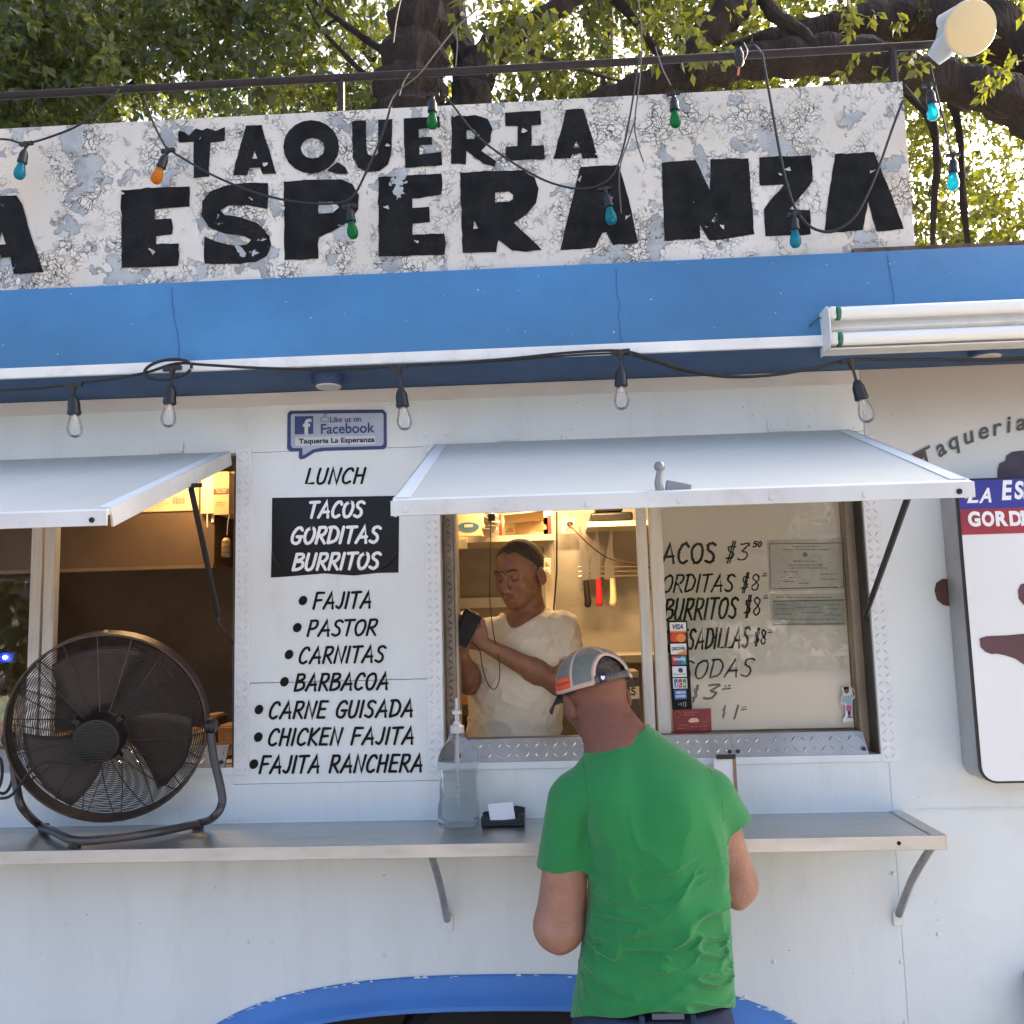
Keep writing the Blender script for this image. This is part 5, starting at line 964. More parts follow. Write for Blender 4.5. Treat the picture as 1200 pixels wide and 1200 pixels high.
bg_ = thing('snack_bag', 'bright green and pink snack packet at the far left edge', 'packet', P(5, 850, .3)); part('packet', G().prism([P(x, y, .3) for x, y in ((-8, 820), (3, 816), (6, 828), (13, 832), (14, 850), (9, 862), (-8, 866))], V(0, .03, 0)), M('green_packet', (.25, .42, .2), .4, var=.4, vs=30), bg_); poly([(-8, 845), (5, 848), (3, 862), (-8, 866)], .299, M('pink_packet', (.5, .08, .15), .4), bg_, 'pink_panel'); poly([(-8, 872), (7, 868), (8, 888), (-8, 892)], .299, ORG, bg_, 'orange_panel')
tg = thing('tag', 'small white tag beside the snack packet', 'tag', P(12, 824, .2)); poly([(9.5, 817), (16.5, 819), (15.5, 830), (8.5, 828)], .2, WHITET, tg, 'tag_plate'); poly([(11, 824), (12.5, 820.5), (14.5, 825), (13, 827)], .198, INK, tg, 'tag_mark')
led = thing('indicator_light', 'glowing blue indicator light in the dark left window', 'light', P(6, 770, .5)); BLM = M('blue_led', (.1, .2, 1), .4, emis=(.12, .22, 1), es=60); part('lens', G().lathe([(.006, 0), (.005, .004), (.002, .006)], P(5.5, 770.5, .5), (0, -1, 0), 12), BLM, led); part('lamp_case', fb(-6, 16, 764, 777, .503, .02), M('blue_black_case', (.02, .03, .2), .4), led, bev=.003)

# ================================================================ PEOPLE
def frame(f, up=(0, 0, 1)):                     # columns: right, face, up
    f = nrm(f); r = nrm(np.cross(f, up)); return np.stack([r, f, np.cross(r, f)], 1)
def rows_of(tab, dy=0., sh=0.):                 # (photo row, left, right, y, half depth) -> column rows sorted by height
    out = []
    for py, l, r, y, b in tab:
        a = P(l, py, y); c = P(r, py, y); out.append((((a+c)/2)[2], (a[0]+c[0])/2, y, (c[0]-a[0])/2+sh, b+sh))
    out.sort(); return [o[1:] for o in out], [o[0] for o in out]
def rng(a, b, s): return np.arange(a, b+s, s)
def hand(p, d, H, base, fwd, side, pn, curl=.8, s=1., thumb=1):
    """palm and five fingers; fwd = finger direction, side = towards the thumb, pn = palm normal (fingers curl to it)"""
    fwd = nrm(fwd); side = nrm(np.asarray(side)-fwd*(np.asarray(side)@fwd)); q_ = np.cross(fwd, side); pn = q_ if q_@np.asarray(pn) > 0 else -q_; c = np.asarray(base)
    d = smin(d, el(p, c+fwd*.045*s, (.052*s, .040*s, .017*s), np.stack([fwd, side, pn], 1)), .012)
    for i, (o, L) in enumerate(((.030, .066), (.010, .075), (-.010, .070), (-.029, .054))):
        a = c+fwd*.085*s+side*o*s; k1 = fwd*math.cos(curl*.6)+pn*math.sin(curl*.6); k2 = fwd*math.cos(curl*1.5)+pn*math.sin(curl*1.5)
        m1 = a+k1*L*.55*s; e = m1+k2*L*.5*s
        d = smin(d, np.minimum(rc(p, a-fwd*.02, m1, .0098*s, .0085*s), rc(p, m1, e, .0085*s, .0072*s)), .003)
    a = c+side*.03*s+fwd*.02*s; m1 = a+(side*.8+fwd*.7+pn*.3)*.035*s; e = m1+(fwd*.9+pn*.55)*.032*s
    return smin(d, np.minimum(rc(p, a, m1, .0135*s, .0105*s), rc(p, m1, e, .0105*s, .0085*s)), .006)
def head_sdf(p, O, R, s=1., face=True, jaw=1.):
    L = lambda x, y, z: O+R@V(x, y, z)*s
    d = el(p, L(0, -.012, .022), (.075*s, .094*s, .082*s), R)
    d = smin(d, el(p, L(0, .028, -.045), (.058*s*jaw, .060*s, .066*s), R), .03)
    d = smin(d, el(p, L(0, .062, -.088), (.026*s*jaw, .022*s, .020*s), R), .03)
    for sx in (-1, 1):
        d = smin(d, el(p, L(sx*.038, .058, -.030), (.022*s, .022*s, .02*s), R), .02)
        e = el(p, L(sx*.081, -.008, -.020), (.011*s, .021*s, .034*s), R@np.array([[1, 0, 0], [0, .94, .34], [0, -.34, .94]]))
        e = smax(e, -el(p, L(sx*.093, -.001, -.014), (.008*s, .010*s, .018*s), R), .003); e = smin(e, el(p, L(sx*.078, -.002, -.045), (.006*s, .009*s, .010*s), R), .006); d = smin(d, e, .006)
    if face:
        for sx in (-1, 1):
            d = smax(d, -el(p, L(sx*.031, .092, .002), (.018*s, .016*s, .012*s), R), .012)
            d = smin(d, el(p, L(sx*.031, .075, .001), (.0145*s, .0125*s, .0115*s), R), .004)
            d = smin(d, rc(p, L(sx*.012, .089, .020), L(sx*.044, .078, .020), .007*s, .006*s), .010)
            d = smin(d, el(p, L(sx*.011, .098, -.040), (.009*s, .010*s, .008*s), R), .006)
        d = smin(d, rc(p, L(0, .086, .008), L(0, .108, -.034), .008*s, .0115*s), .010)
        d = smin(d, el(p, L(0, .088, -.064), (.024*s, .010*s, .0065*s), R), .004); d = smin(d, el(p, L(0, .085, -.077), (.020*s, .010*s, .0068*s), R), .004)
        d = smax(d, -rc(p, L(-.022, .094, -.0705), L(.022, .094, -.0705), .0022*s, .0022*s), .003)
    return d
SKIN1 = M('sunburnt_skin', (.33, .165, .112), .5, var=.14, vs=22, bump=.4, bs=130, dirt=.45, dcol=(.28, .12, .08), ds=7, sub=.08, zmix=(1.30, 1.42, (.17, .062, .036), .9)); SKIN2 = M('brown_skin', (.225, .10, .054), .5, var=.18, vs=30, bump=.35, bs=110, sub=.08)
GREEN = M('green_tshirt', (.008, .19, .042), .85, var=.05, vs=4, bump=.25, bs=260, sheen=.25); JEAN = M('dark_blue_denim', (.011, .021, .058), .85, var=.3, vs=25, bump=.3, bs=300)
TEE = M('cream_tshirt', (.62, .54, .42), .85, var=.05, vs=4, bump=.2, bs=200, sheen=.2)
# ---- customer
cust = thing('person', 'man in green t-shirt and grey mesh cap at the counter, seen from behind', 'person', V(P(765, 1100, -.5)[0], -.5, 0))
OH = P(696, 813, -.385); HF = frame((-.44, .86, -.22), (-.13, 0, 1)); 
tab = [(1240, 672, 864, -.5, .135), (1195, 668, 861, -.50, .130), (1150, 675, 859, -.50, .126), (1100, 683, 857, -.50, .122), (1050, 690, 853, -.50, .120), (1000, 689, 853, -.51, .122), (960, 683, 851, -.515, .120), (930, 672, 848, -.515, .112), (908, 668, 836, -.51, .100), (890, 679, 815, -.50, .085), (875, 690, 794, -.49, .072), (862, 704, 776, -.48, .062), (851, 724, 762, -.47, .05), (842, 732, 752, -.465, .035)]
cr_, cz = rows_of(tab)
sL, sR = P(672, 939, -.505), P(834, 931, -.505); slL, slR = P(661, 1014, -.50), P(857, 966, -.47)
eL, eR = P(655, 1084, -.50), P(862, 1035, -.455); wL, wR = P(735, 1040, -.24), P(795, 1020, -.25)
NB, NT = P(722, 878, -.475), OH+HF@V(0, -.02, -.03)
def shirt(p):
    d = column(p, cr_, cz); x, z = p[:, 0], p[:, 2]
    for s_, e_, ra, rb, cn_ in ((sL, slL, .064, .066, V(.03, 0, -1)), (sR, slR, .055, .050, V(.30, .1, -1))): d = smin(d, smax(rc(p, s_, e_+nrm(e_-s_)*.04, ra, rb), (p-e_)@nrm(cn_), .003), .03)
    q = p.copy(); cxm = P(770, 1100, -.5)[0]
    t = np.clip((cz[-4]-z)/.12, 0, 1)*np.clip((z-cz[0])/.02, 0, 1)
    wp = (vnoise(q*9)-.5)*.05; zz = z+wp-.22*(x-cxm)*np.tanh((.5-vnoise(q*4+3))*8); w1 = vnoise(np.stack([(x-cxm)*7, q[:, 1]*3, zz*30], 1)); w2 = vnoise(np.stack([(x+wp)*17+z*2, q[:, 1]*6, z*5], 1)); w3 = vnoise(np.stack([x*15+9, q[:, 1]*5+7, (zz-.25*(x-cxm))*52], 1))
    low = np.clip((P(765, 985, -.6)[2]-z)/.12, 0, 1)
    rd = lambda n_, a: np.clip(1-np.abs(n_-.5)*a, 0, 1)**2
    bk_ = np.clip((-.52-q[:, 1])/.07, .12, 1); d = d-t*bk_*(low*(.0110*rd(w1, 6)+.0065*rd(w3, 6))+.0060*rd(w2, 6)*np.clip((P(765, 930, -.6)[2]-z)/.1, 0, 1)+.003*(w2-.5))
    # spine furrow and shoulder blades
    d = d+.006*np.exp(-((x-P(752, 1000, -.6)[0])/.03)**2)*np.clip((z-cz[2])/.2, 0, 1)
    for sx, py in ((705, 945), (800, 940)): c = P(sx, py, -.60); d = d-.010*np.exp(-(((x-c[0])/.05)**2+((z-c[2])/.07)**2))
    # arm creases
    c = P(688, 960, -.6); d = d+.008*np.exp(-(((x-c[0]-(z-c[2])*.15)/.010)**2))*np.clip(1-np.abs(z-c[2]+.03)/.09, 0, 1)
    hz = P(765, 1188, -.6)[2]; xl = P(668, 1195, -.5)[0]; d = smax(d, (hz+.002+(x-xl)*.05-.40*(np.clip(q[:, 1], -.66, -.4)+.63)+.004*np.sin(x*40))-z, .004)
    A = P(682, 883, -.5); B = P(757, 853, -.5); t_ = nrm((B-A)[[0, 2]]); return smax(d, (x-A[0])*-t_[1]+(z-A[2])*t_[0]-.004*np.sin(np.clip((x-A[0])/(B-A)[0], 0, 1)*3.14)*-2, .003)
shirt_o = part('shirt', snet(shirt, rng(P(610, 1000, -.5)[0], P(900, 1000, -.5)[0], .0042), rng(-.70, -.34, .0048), rng(cz[0]+.0, cz[-1]+.03, .0036)), GREEN, cust, ang=180)
def surf(o, d):                                  # first point of the shirt surface walking inwards from o + d
    t = np.linspace(.16, .0, 120); q = o+t[:, None]*nrm(d); f = shirt(q); k = np.argmax(f < 0); return q[k] if f.min() < 0 else None
STITCH = M('green_seam', (.006, .165, .045), .9, var=.2)
def seam_line(name, pts, r, mat=STITCH):
    pts = [p for p in pts if p is not None]
    if len(pts) > 3: part(name, G().tube(pts, r, 5), mat, shirt_o)
for s_, e_, k_ in ((sL, slL, -1), (sR, slR, 1)):
    ax_ = nrm(e_-s_); u_ = nrm(np.cross(ax_, V(0, 1, 0))); v_ = np.cross(ax_, u_)
    seam_line('sleeve_hem', [surf(e_-ax_*.020, u_*math.cos(a)+v_*math.sin(a)) for a in np.linspace(0, 2*math.pi, 40)], .0009)
for pts_ in (((684, 893), (687, 915), (688, 945), (690, 980), (693, 1010)), ((820, 884), (835, 903), (845, 928), (849, 952), (851, 966))):
    q_ = [P(a, b, -.60) for a, b in pts_]; q_ = spline(q_, 6); out_ = []
    for c_ in q_:
        t_ = np.linspace(-.75, -.45, 200); k_ = np.stack([np.full(200, c_[0]), t_, np.full(200, c_[2])], 1); f_ = shirt(k_); i_ = np.argmax(f_ < 0)
        if f_.min() < 0: out_.append(k_[i_]+V(0, -.0004, 0))
    seam_line('armhole_seam', out_, .0010)
A_, B_ = P(682, 884, -.5), P(757, 854, -.5); dn = nrm(V((B_-A_)[2], 0, -(B_-A_)[0]))
for off_, r_ in ((.001, .0032), (.016, .0009)):
    seam_line('collar' if r_ > .002 else 'collar_seam', [surf(V((A_+B_)[0]/2, -.485, (A_+B_)[2]/2)+dn*off_, nrm(B_-A_)*math.cos(a)-V(0, 1, 0)*math.sin(a)) for a in np.linspace(-.35, math.pi+.35, 30)], r_, GREEN if r_ > .002 else STITCH)
def body(p):
    z = p[:, 2]; d = column(p, [(a, b, c-.014, e-.014) for a, b, c, e in cr_], cz)
    d = smax(d, cz[2]-z, .02)
    d = smin(d, rc(p, NB, NT, .073, .066), .03); d = smin(d, rc(p, NB+V(-.01, .03, -.02), NT+HF@V(0, .03, -.05), .055, .05), .03)
    for s_, e_, w_ in ((sL, eL, wL), (sR, eR, wR)):
        d = smin(d, rc(p, s_, e_, .048, .049), .02); d = smin(d, rc(p, e_, e_+(w_-e_)*.35, .051, .047), .02); d = smin(d, rc(p, e_+(w_-e_)*.3, w_, .047, .029), .02)
    d = np.minimum(d, smin(rc(p, eL+V(.0, 0, -.002), eL+V(0, .02, .0), .058, .052), rc(p, sL, eL, .052, .058), .02))
    for e_ in (eL, eR): d = smin(d, rc(p, e_+V(0, -.030, -.036), e_+V(0, -.018, .01), .017, .022), .018); d = smax(d, -rc(p, e_+V(-.05, -.062, .012), e_+V(.05, -.062, .018), .006, .006), .008)
    d = smin(d, el(p, (sL*.45+eL*.55)+V(-.012, -.018, 0), (.036, .040, .075)), .02)
    hz = P(765, 1190, -.5)[2]; cx = (cr_[1][0])
    d = smin(d, el(p, V(cx, -.495, hz-.05), (.155, .105, .13)), .04)
    for sx in (-1, 1):
        hp = V(cx+sx*.085, -.495, hz-.10); kn = V(cx+sx*.10, -.47, .47); an = V(cx+sx*.11, -.51, .09)
        d = smin(d, rc(p, hp, kn, .088, .058), .03); d = smin(d, rc(p, kn, an, .058, .040), .02); d = smin(d, rc(p, an+V(0, -.01, -.045), an+V(sx*.02, .17, -.055), .036, .03), .02)
    d = smin(d, head_sdf(p, OH, HF, 1.03), .015)
    d = hand(p, d, None, wL, (.75, .5, .1), (-.2, .3, .9), (.3, -.7, 0), .8); d = hand(p, d, None, wR, (-.75, .5, .1), (.2, .3, .9), (-.3, -.7, 0), .8)
    return d
zsb = np.concatenate([np.arange(0, 1.0, .012), np.arange(1.0, 1.92, .0052)])
part('body', snet(body, rng(P(600, 1000, -.5)[0], P(905, 1000, -.5)[0], .0055), rng(-.68, -.10, .0058), zsb), SKIN1, cust, ang=180)
hz = P(765, 1190, -.5)[2]; cxj = cr_[1][0]
def jeans(p):
    d = el(p, V(cxj, -.495, hz-.05), (.190, .132, .17)); d = smax(smin(d, column(p, [(cxj+.003, -.5, .184, .122), (cxj+.003, -.5, .180, .120)], [hz-.1, hz+.05]), .02), p[:, 2]-(hz+.035), .004)
    for sx in (-1, 1):
        hp = V(cxj+sx*.085, -.495, hz-.10); kn = V(cxj+sx*.10, -.47, .47); an = V(cxj+sx*.11, -.51, .06); d = smin(d, rc(p, hp, kn, .101, .075), .03); d = smin(d, rc(p, kn, an, .075, .066), .02)
    return smax(d, .05-p[:, 2], .005)
part('jeans', snet(jeans, rng(cxj-.25, cxj+.25, .008), rng(-.68, -.33, .008), rng(.03, hz+.06, .008)), JEAN, cust, ang=180)
for px in (752, 812): q = P(px, 1193, -.622); part('belt_loop', G().box(q[0]-.006, q[0]+.006, -.632, -.612, q[2]-.045, q[2]+.006), JEAN, cust, bev=.002)
part('waist_tag', fb(764, 802, 1188, 1195, -.6265, .004), M('grey_belt_cloth', (.09, .10, .12), .8, var=.2), cust, bev=.001)
for sx in (-1, 1): part('shoe', G().lathe([(.01, 0), (.045, .0), (.048, .03), (.04, .06), (.03, .08)], (cxj+sx*.12, -.44, 0), (0, 0, 1), 16, sy=2.6, sx=1.), BLACKP, cust)
# cap: crown shell on the head frame, with a rear opening, strap, bill
CR_, CF, CU = .093, .112, .098; CO = OH+HF@V(0, -.012, .018)
HC = HF@np.array([[1, 0, 0], [0, math.cos(.0), 0], [0, 0, 1]])
def cp_(a, e, o=0.):                              # a: azimuth (0 = face, pi = back), e: elevation
    return CO+HC@(V(math.sin(a)*math.cos(e)*(CR_+o), math.cos(a)*math.cos(e)*(CF+o), math.sin(e)*(CU+o)+(.012 if math.cos(a) > 0 else .0)*math.cos(a)*math.cos(e)))
MESHC = M('grey_green_cap_mesh', (.25, .27, .235), .85, var=.12, vs=50, bump=.9, bs=420); SEAM = M('cream_pink_seam', (.50, .38, .32), .8, var=.06); CAPW = M('pale_grey_cap_cloth', (.33, .36, .35), .85, var=.08, bump=.4, bs=300)
def opening(a, e): 
    da = abs(a-math.pi); return (da/.60)**2+(max(e-.0, 0)/.74)**2 < 1 and e >= -.2
g = G(); nu, nv_ = 96, 40; idx = {}
e0 = lambda a: -.02
for j in range(nv_+1):
    for i in range(nu):
        a = 2*math.pi*i/nu; g.v.append(tuple(cp_(a, e0(a)+(math.pi/2-e0(a))*j/nv_)))
g.f = [(j*nu+i, j*nu+(i+1) % nu, (j+1)*nu+(i+1) % nu, (j+1)*nu+i) for j in range(nv_) for i in range(nu) if not opening(2*math.pi*(i+.5)/nu, (j+.5)/nv_*math.pi/2)]
cap = part('cap', g, MESHC, cust, solid=.002)
rim = [cp_(a, .74*math.sqrt(max(0, 1-((a-math.pi)/.6)**2)), .001) for a in np.linspace(math.pi-.6, math.pi+.6, 25)]
def band(pts, w, th, name, mat):                 # strip lying on the crown
    g = G(); k = len(pts); pts = [np.asarray(p) for p in pts]
    for i, p in enumerate(pts):
        t = nrm(pts[min(i+1, k-1)]-pts[max(i-1, 0)]); n_ = nrm(p-CO); s_ = nrm(np.cross(t, n_)); g.v += [tuple(p+s_*w), tuple(p+n_*th), tuple(p-s_*w)]
    g.f = [(i*3+j, i*3+j+1, i*3+j+4, i*3+j+3) for i in range(k-1) for j in (0, 1)]; return part(name, g, mat, cap, solid=.0008)
band(rim, .006, .0025, 'seam', SEAM)
for a in (math.pi, math.pi*.62, math.pi*1.38, math.pi*.27, math.pi*1.73): band([cp_(a, e, .0015) for e in np.linspace(.76 if a == math.pi else -.02, 1.5, 14)], .0045, .0018, 'seam', SEAM)
band([cp_(a, .02, .0012) for a in np.linspace(math.pi+.6, 3*math.pi-.6, 60)], .006, .0018, 'edge_band', SEAM)
part('button', G().lathe([(.008, -.001), (.006, .004)], cp_(0, math.pi/2, 0), HC[:, 2], 12), SEAM, cap)
STR = M('grey_plastic_strap', (.085, .08, .085), .45); band([cp_(a, .075, .001) for a in np.linspace(math.pi-.62, math.pi+.62, 16)], .0095, .001, 'strap', STR)
for a in np.linspace(math.pi-.38, math.pi+.15, 6): part('strap_hole', G().lathe([(.0022, 0), (.002, .0006)], cp_(a, .075, .0025), cp_(a, .075, 1)-cp_(a, .075, 0), 8), BLACKP, cap)
band([cp_(a, .075, .003) for a in np.linspace(math.pi+.26, math.pi+.45, 4)], .011, .0006, 'strap_badge', M('navy_badge', (.015, .02, .045), .5))
bc = cp_(math.pi+.355, .078, .0048); bn_ = nrm(bc-CO); bt = nrm(np.cross(V(0, 0, 1), bn_)); bu = np.cross(bn_, bt)
part('badge_mark', G().add([bc+bn_*.0006+bt*.0065*x+bu*.0065*y for x, y in ((0, -1), (.75, -.35), (.8, .5), (.4, .8), (0, .5), (-.4, .8), (-.8, .5), (-.75, -.35))], [tuple(range(8))]), WHITET, cap, smooth=False)
OS = M('orange_red_stripe', (.72, .085, .03), .7, var=.05)
# the side of the cap that shows: azimuths between face and back on the left (negative right axis)
for e_a, e_b in ((.05, .185), (.205, .34)):
    g = G().grid(lambda u, v: cp_(2*math.pi-(1.92-.80*u), e_a+(e_b-e_a)*v, .0028), 8, 3); part('stripe', g, OS, cap, solid=.0006)
BILL = M('dark_brown_bill', (.045, .032, .03), .8, var=.15, bump=.3, bs=300)
def bill(u, v):
    a = (u-.5)*2.05; base = CO+HC@V(math.sin(a)*CR_*.99, math.cos(a)*CF*.97, .010*math.cos(a)-.002); ext = .082*math.cos(a*1.15)**.7 if abs(a*1.15) < math.pi/2 else 0
    return base+HC@V(math.sin(a)*.012*v, ext*v, -.016*v-.030*(math.sin(a)**2)*v*1.2-.004*v*v)
part('bill', G().grid(bill, 24, 8), BILL, cap, solid=.003)
HAIRG = M('greying_short_hair', (.10, .072, .062), .85, var=.5, vs=90, bump=1, bs=260)
part('hair', snet(lambda p: smax(el(p, OH+HF@V(0, -.012, .024), (.081, .1, .087), HF), -((p-OH)@HF[:, 2]-.0+((p-OH)@HF[:, 1])*.25), .004), rng(OH[0]-.12, OH[0]+.12, .005), rng(OH[1]-.12, OH[1]+.12, .005), rng(OH[2]-.1, OH[2]+.14, .005)), HAIRG, cust, ang=180)
wal = thing('wallet', 'small dark wallet held in the customer hands above the counter', 'wallet', (wL+wR)/2); part('flap', G().obox((wL+wR)/2+V(0, .05, .02), V(.045, 0, 0), V(0, .035, .01), V(0, -.001, .004)), BLACKP, wal, bev=.002); part('fold', G().obox((wL+wR)/2+V(0, .05, .010), V(.044, 0, 0), V(0, .034, .01), V(0, -.001, .003)), BILL, wal, bev=.002)

# ---- cook
cook = thing('person', 'cook in cream v-neck t-shirt inside the truck looking down at a phone', 'person', V(P(607, 800, .33)[0], .33, FL))
OC = P(608, 670, .29); HK = frame((-.46, -.80, -.30)); SC = 1.0
tabk = [(1000, 546, 660, .34, .13), (868, 547, 656, .34, .13), (820, 550, 660, .34, .128), (790, 553, 664, .34, .125), (765, 557, 668, .34, .122), (745, 563, 670, .34, .115), (733, 572, 664, .34, .10), (724, 580, 655, .34, .085), (716, 592, 644, .345, .065), (706, 598, 636, .35, .045)]
kr, kz = rows_of(tabk); kL, kR = P(570, 748, .33), P(656, 741, .33); kLe, kRe = P(549, 800, .27), P(655, 801, .27)
kLs, kRs = P(560, 782, .3), P(661, 774, .31); kLw, kRw = P(541, 768, .135), P(568, 755, .120)
def tee(p):
    x, z = p[:, 0], p[:, 2]; d = column(p, kr, kz); 
    for s_, e_, ra, rb in ((kL, kLs, .068, .066), (kR, kRs, .070, .068)): d = smin(d, smax(rc(p, s_, e_+nrm(e_-s_)*.03, ra, rb), (p-e_)@nrm(e_-s_), .003), .03)
    w1 = vnoise(np.stack([x*10+z*6, p[:, 1]*4, z*16], 1)); w2 = vnoise(np.stack([x*22-z*14+9, p[:, 1]*5, z*8+x*8], 1)); rd = lambda n_, a: np.clip(1-np.abs(n_-.5)*a, 0, 1)**1.5
    w3 = vnoise(np.stack([x*9+z*22, p[:, 1]*4+5, z*12-x*18], 1)); d = d-.0035*rd(w1, 6)-.0035*rd(w2, 7)-.004*rd(w3, 7)
    c = P(652, 755, .22); d = d+.008*np.exp(-(((x-c[0]+(z-c[2])*.25)/.012)**2))*np.clip(1-np.abs(z-c[2])/.12, 0, 1)
    d = smax(d, -rc(p, P(610, 702, .27), P(595, 738, .22), .092, .012), .004); return smax(d, -el(p, P(612, 708, .34), (.085, .1, .05)), .004)
part('shirt', snet(tee, rng(P(525, 800, .3)[0], P(700, 800, .3)[0], .0055), rng(.16, .50, .0055), rng(kz[0]+.15, kz[-1]+.02, .0055)), TEE, cook, ang=180)
def kbody(p):
    d = column(p, [(a, b, c-.010, e-.009) for a, b, c, e in kr], kz); N0 = P(615, 728, .345); d = smin(d, rc(p, N0, OC+HK@V(0, -.025, -.05), .062, .056), .03)
    for s_, e_, w_ in ((kL, kLe, kLw), (kR, kRe, kRw)):
        d = smin(d, rc(p, s_, e_, .048, .037), .02); d = smin(d, rc(p, e_, e_+(w_-e_)*.35, .037, .038), .015); d = smin(d, rc(p, e_+(w_-e_)*.3, w_, .038, .023), .015)
    cx = kr[0][0]
    for sx in (-1, 1): d = smin(d, rc(p, V(cx+sx*.08, .34, kz[0]+.02), V(cx+sx*.10, .33, FL+.05), .085, .05), .03)
    d = smax(d, FL+.01-p[:, 2], .004); d = smin(d, head_sdf(p, OC, HK, SC, jaw=1.08), .012)
    d = hand(p, d, None, kRw, (-.80, -.10, .50), (.35, -.35, .8), (.1, .75, -.1), 1.1); d = hand(p, d, None, kLw, (-.3, -.3, .75), (-.5, .1, .2), (.6, -.3, .2), 1.0); return d
kzs = np.concatenate([np.arange(FL, kz[1], .02), np.arange(kz[1], OC[2]+.14, .0042)])
part('body', snet(kbody, rng(P(515, 760, .2)[0], P(690, 800, .3)[0], .0045), rng(-.0, .50, .0047), kzs), SKIN2, cook, ang=180)
def khair(p):
    q = (p-OC)@HK; d = el(p, OC+HK@V(0, -.014, .024), (.0785, .0965, .0845), HK); line = .078-1.25*np.clip(-q[:, 1]+.050, 0, 1)+.004*np.sin(q[:, 0]*150)-.25*np.clip(np.abs(q[:, 0])-.045, 0, 1); line = np.where(q[:, 1] < -.05, -.03, line)
    return smax(d, line-q[:, 2], .006)
part('hair', snet(khair, rng(OC[0]-.12, OC[0]+.12, .004), rng(OC[1]-.12, OC[1]+.12, .004), rng(OC[2]-.1, OC[2]+.13, .004)), M('dark_short_hair', (.065, .045, .032), .8, var=.4, vs=80, bump=1, bs=250), cook, ang=180)
for sx in (-1, 1): part('eyebrow', G().tube([OC+HK@V(sx*.014, .093, .024), OC+HK@V(sx*.03, .090, .029), OC+HK@V(sx*.046, .078, .024)], [.003, .004, .002], 6), M('dark_short_hair', (0, 0, 0)), cook); part('eyelashes', G().tube([OC+HK@V(sx*.019, .0855, -.007), OC+HK@V(sx*.031, .0885, -.0095), OC+HK@V(sx*.043, .0835, -.007)], .0011, 5), BLACKP, cook)
ph = thing('phone', 'black phone held up in the cook hands', 'phone', P(546, 733, .10)); c = P(546, 736, .085); part('phone_body', G().obox(c, V(.024, .0065, -.015), V(-.004, .008, .0), V(.024, .018, .048)), BLACKP, ph, bev=.004); part('screen', G().obox(c+V(.005, -.0095, .0), V(.021, .0055, -.013), V(-.0002, .0006, 0), V(.021, .0155, .042)), M('phone_screen', (.01, .01, .012), .08), ph)
pcb = thing('charging_cable', 'thin black charging cable looping in front of the cook', 'cable', P(578, 700, .16)); part('cord', G().tube(spline([P(575, 600, .12), P(575, 650, .12), P(574, 700, .12), P(578, 740, .12), P(585, 775, .12), P(585, 797, .12), P(579, 808, .12), P(571, 800, .12), P(565, 780, .115), P(562, 762, .11), P(552, 752, .10)], 6), .0017, 5), CR, pcb); part('adapter', fb(572, 580, 602, 610, .115, .02), BLACKP, pcb, bev=.002)

# ================================================================ TREES BEHIND THE TRUCK
BARK = M('dark_ridged_bark', (.022, .014, .010), .95, var=.5, vs=5, bump=1.0, bs=16, stretch=(1, 1, .25)); BARK.node_tree.nodes['Bump'].inputs['Distance'].default_value = .08
def limb(pts, Y, g, n=14):                       # (px, py, half width px[, dy]) along the limb
    c = [np.append(P(q[0], q[1], Y+(q[3] if len(q) > 3 else 0)), q[2]*(2.8+Y+(q[3] if len(q) > 3 else 0))/FOC) for q in pts]; s_ = spline(c, 6)
    path = [q[:3] for q in s_]; rs = [max(.004, q[3]*(1+.10*math.sin(i*1.7)+random.uniform(-.05, .05))) for i, q in enumerate(s_)]
    o = len(g.v); g.tube(path, rs, n)
    for i in range(o, len(g.v)):                 # lumpy bark relief
        p = V(*g.v[i]); k = (i-o)//n; rr = rs[min(k, len(rs)-1)]; d = p-path[min(k, len(path)-1)]; f = 1+.10*math.sin(7*p[2]+5*math.atan2(d[1], d[0])*2)+.05*math.sin(19*p[0]+23*p[2]); g.v[i] = tuple(path[min(k, len(path)-1)]+d*f)
LEAF = M_leaf('green_leaves', (.030, .055, .010), (.15, .19, .012)); LEAF2 = M_leaf('sunlit_leaves', (.035, .062, .010), (.16, .19, .014)); LEAFD = M_leaf('dark_leaves', (.020, .040, .009), (.09, .13, .011))
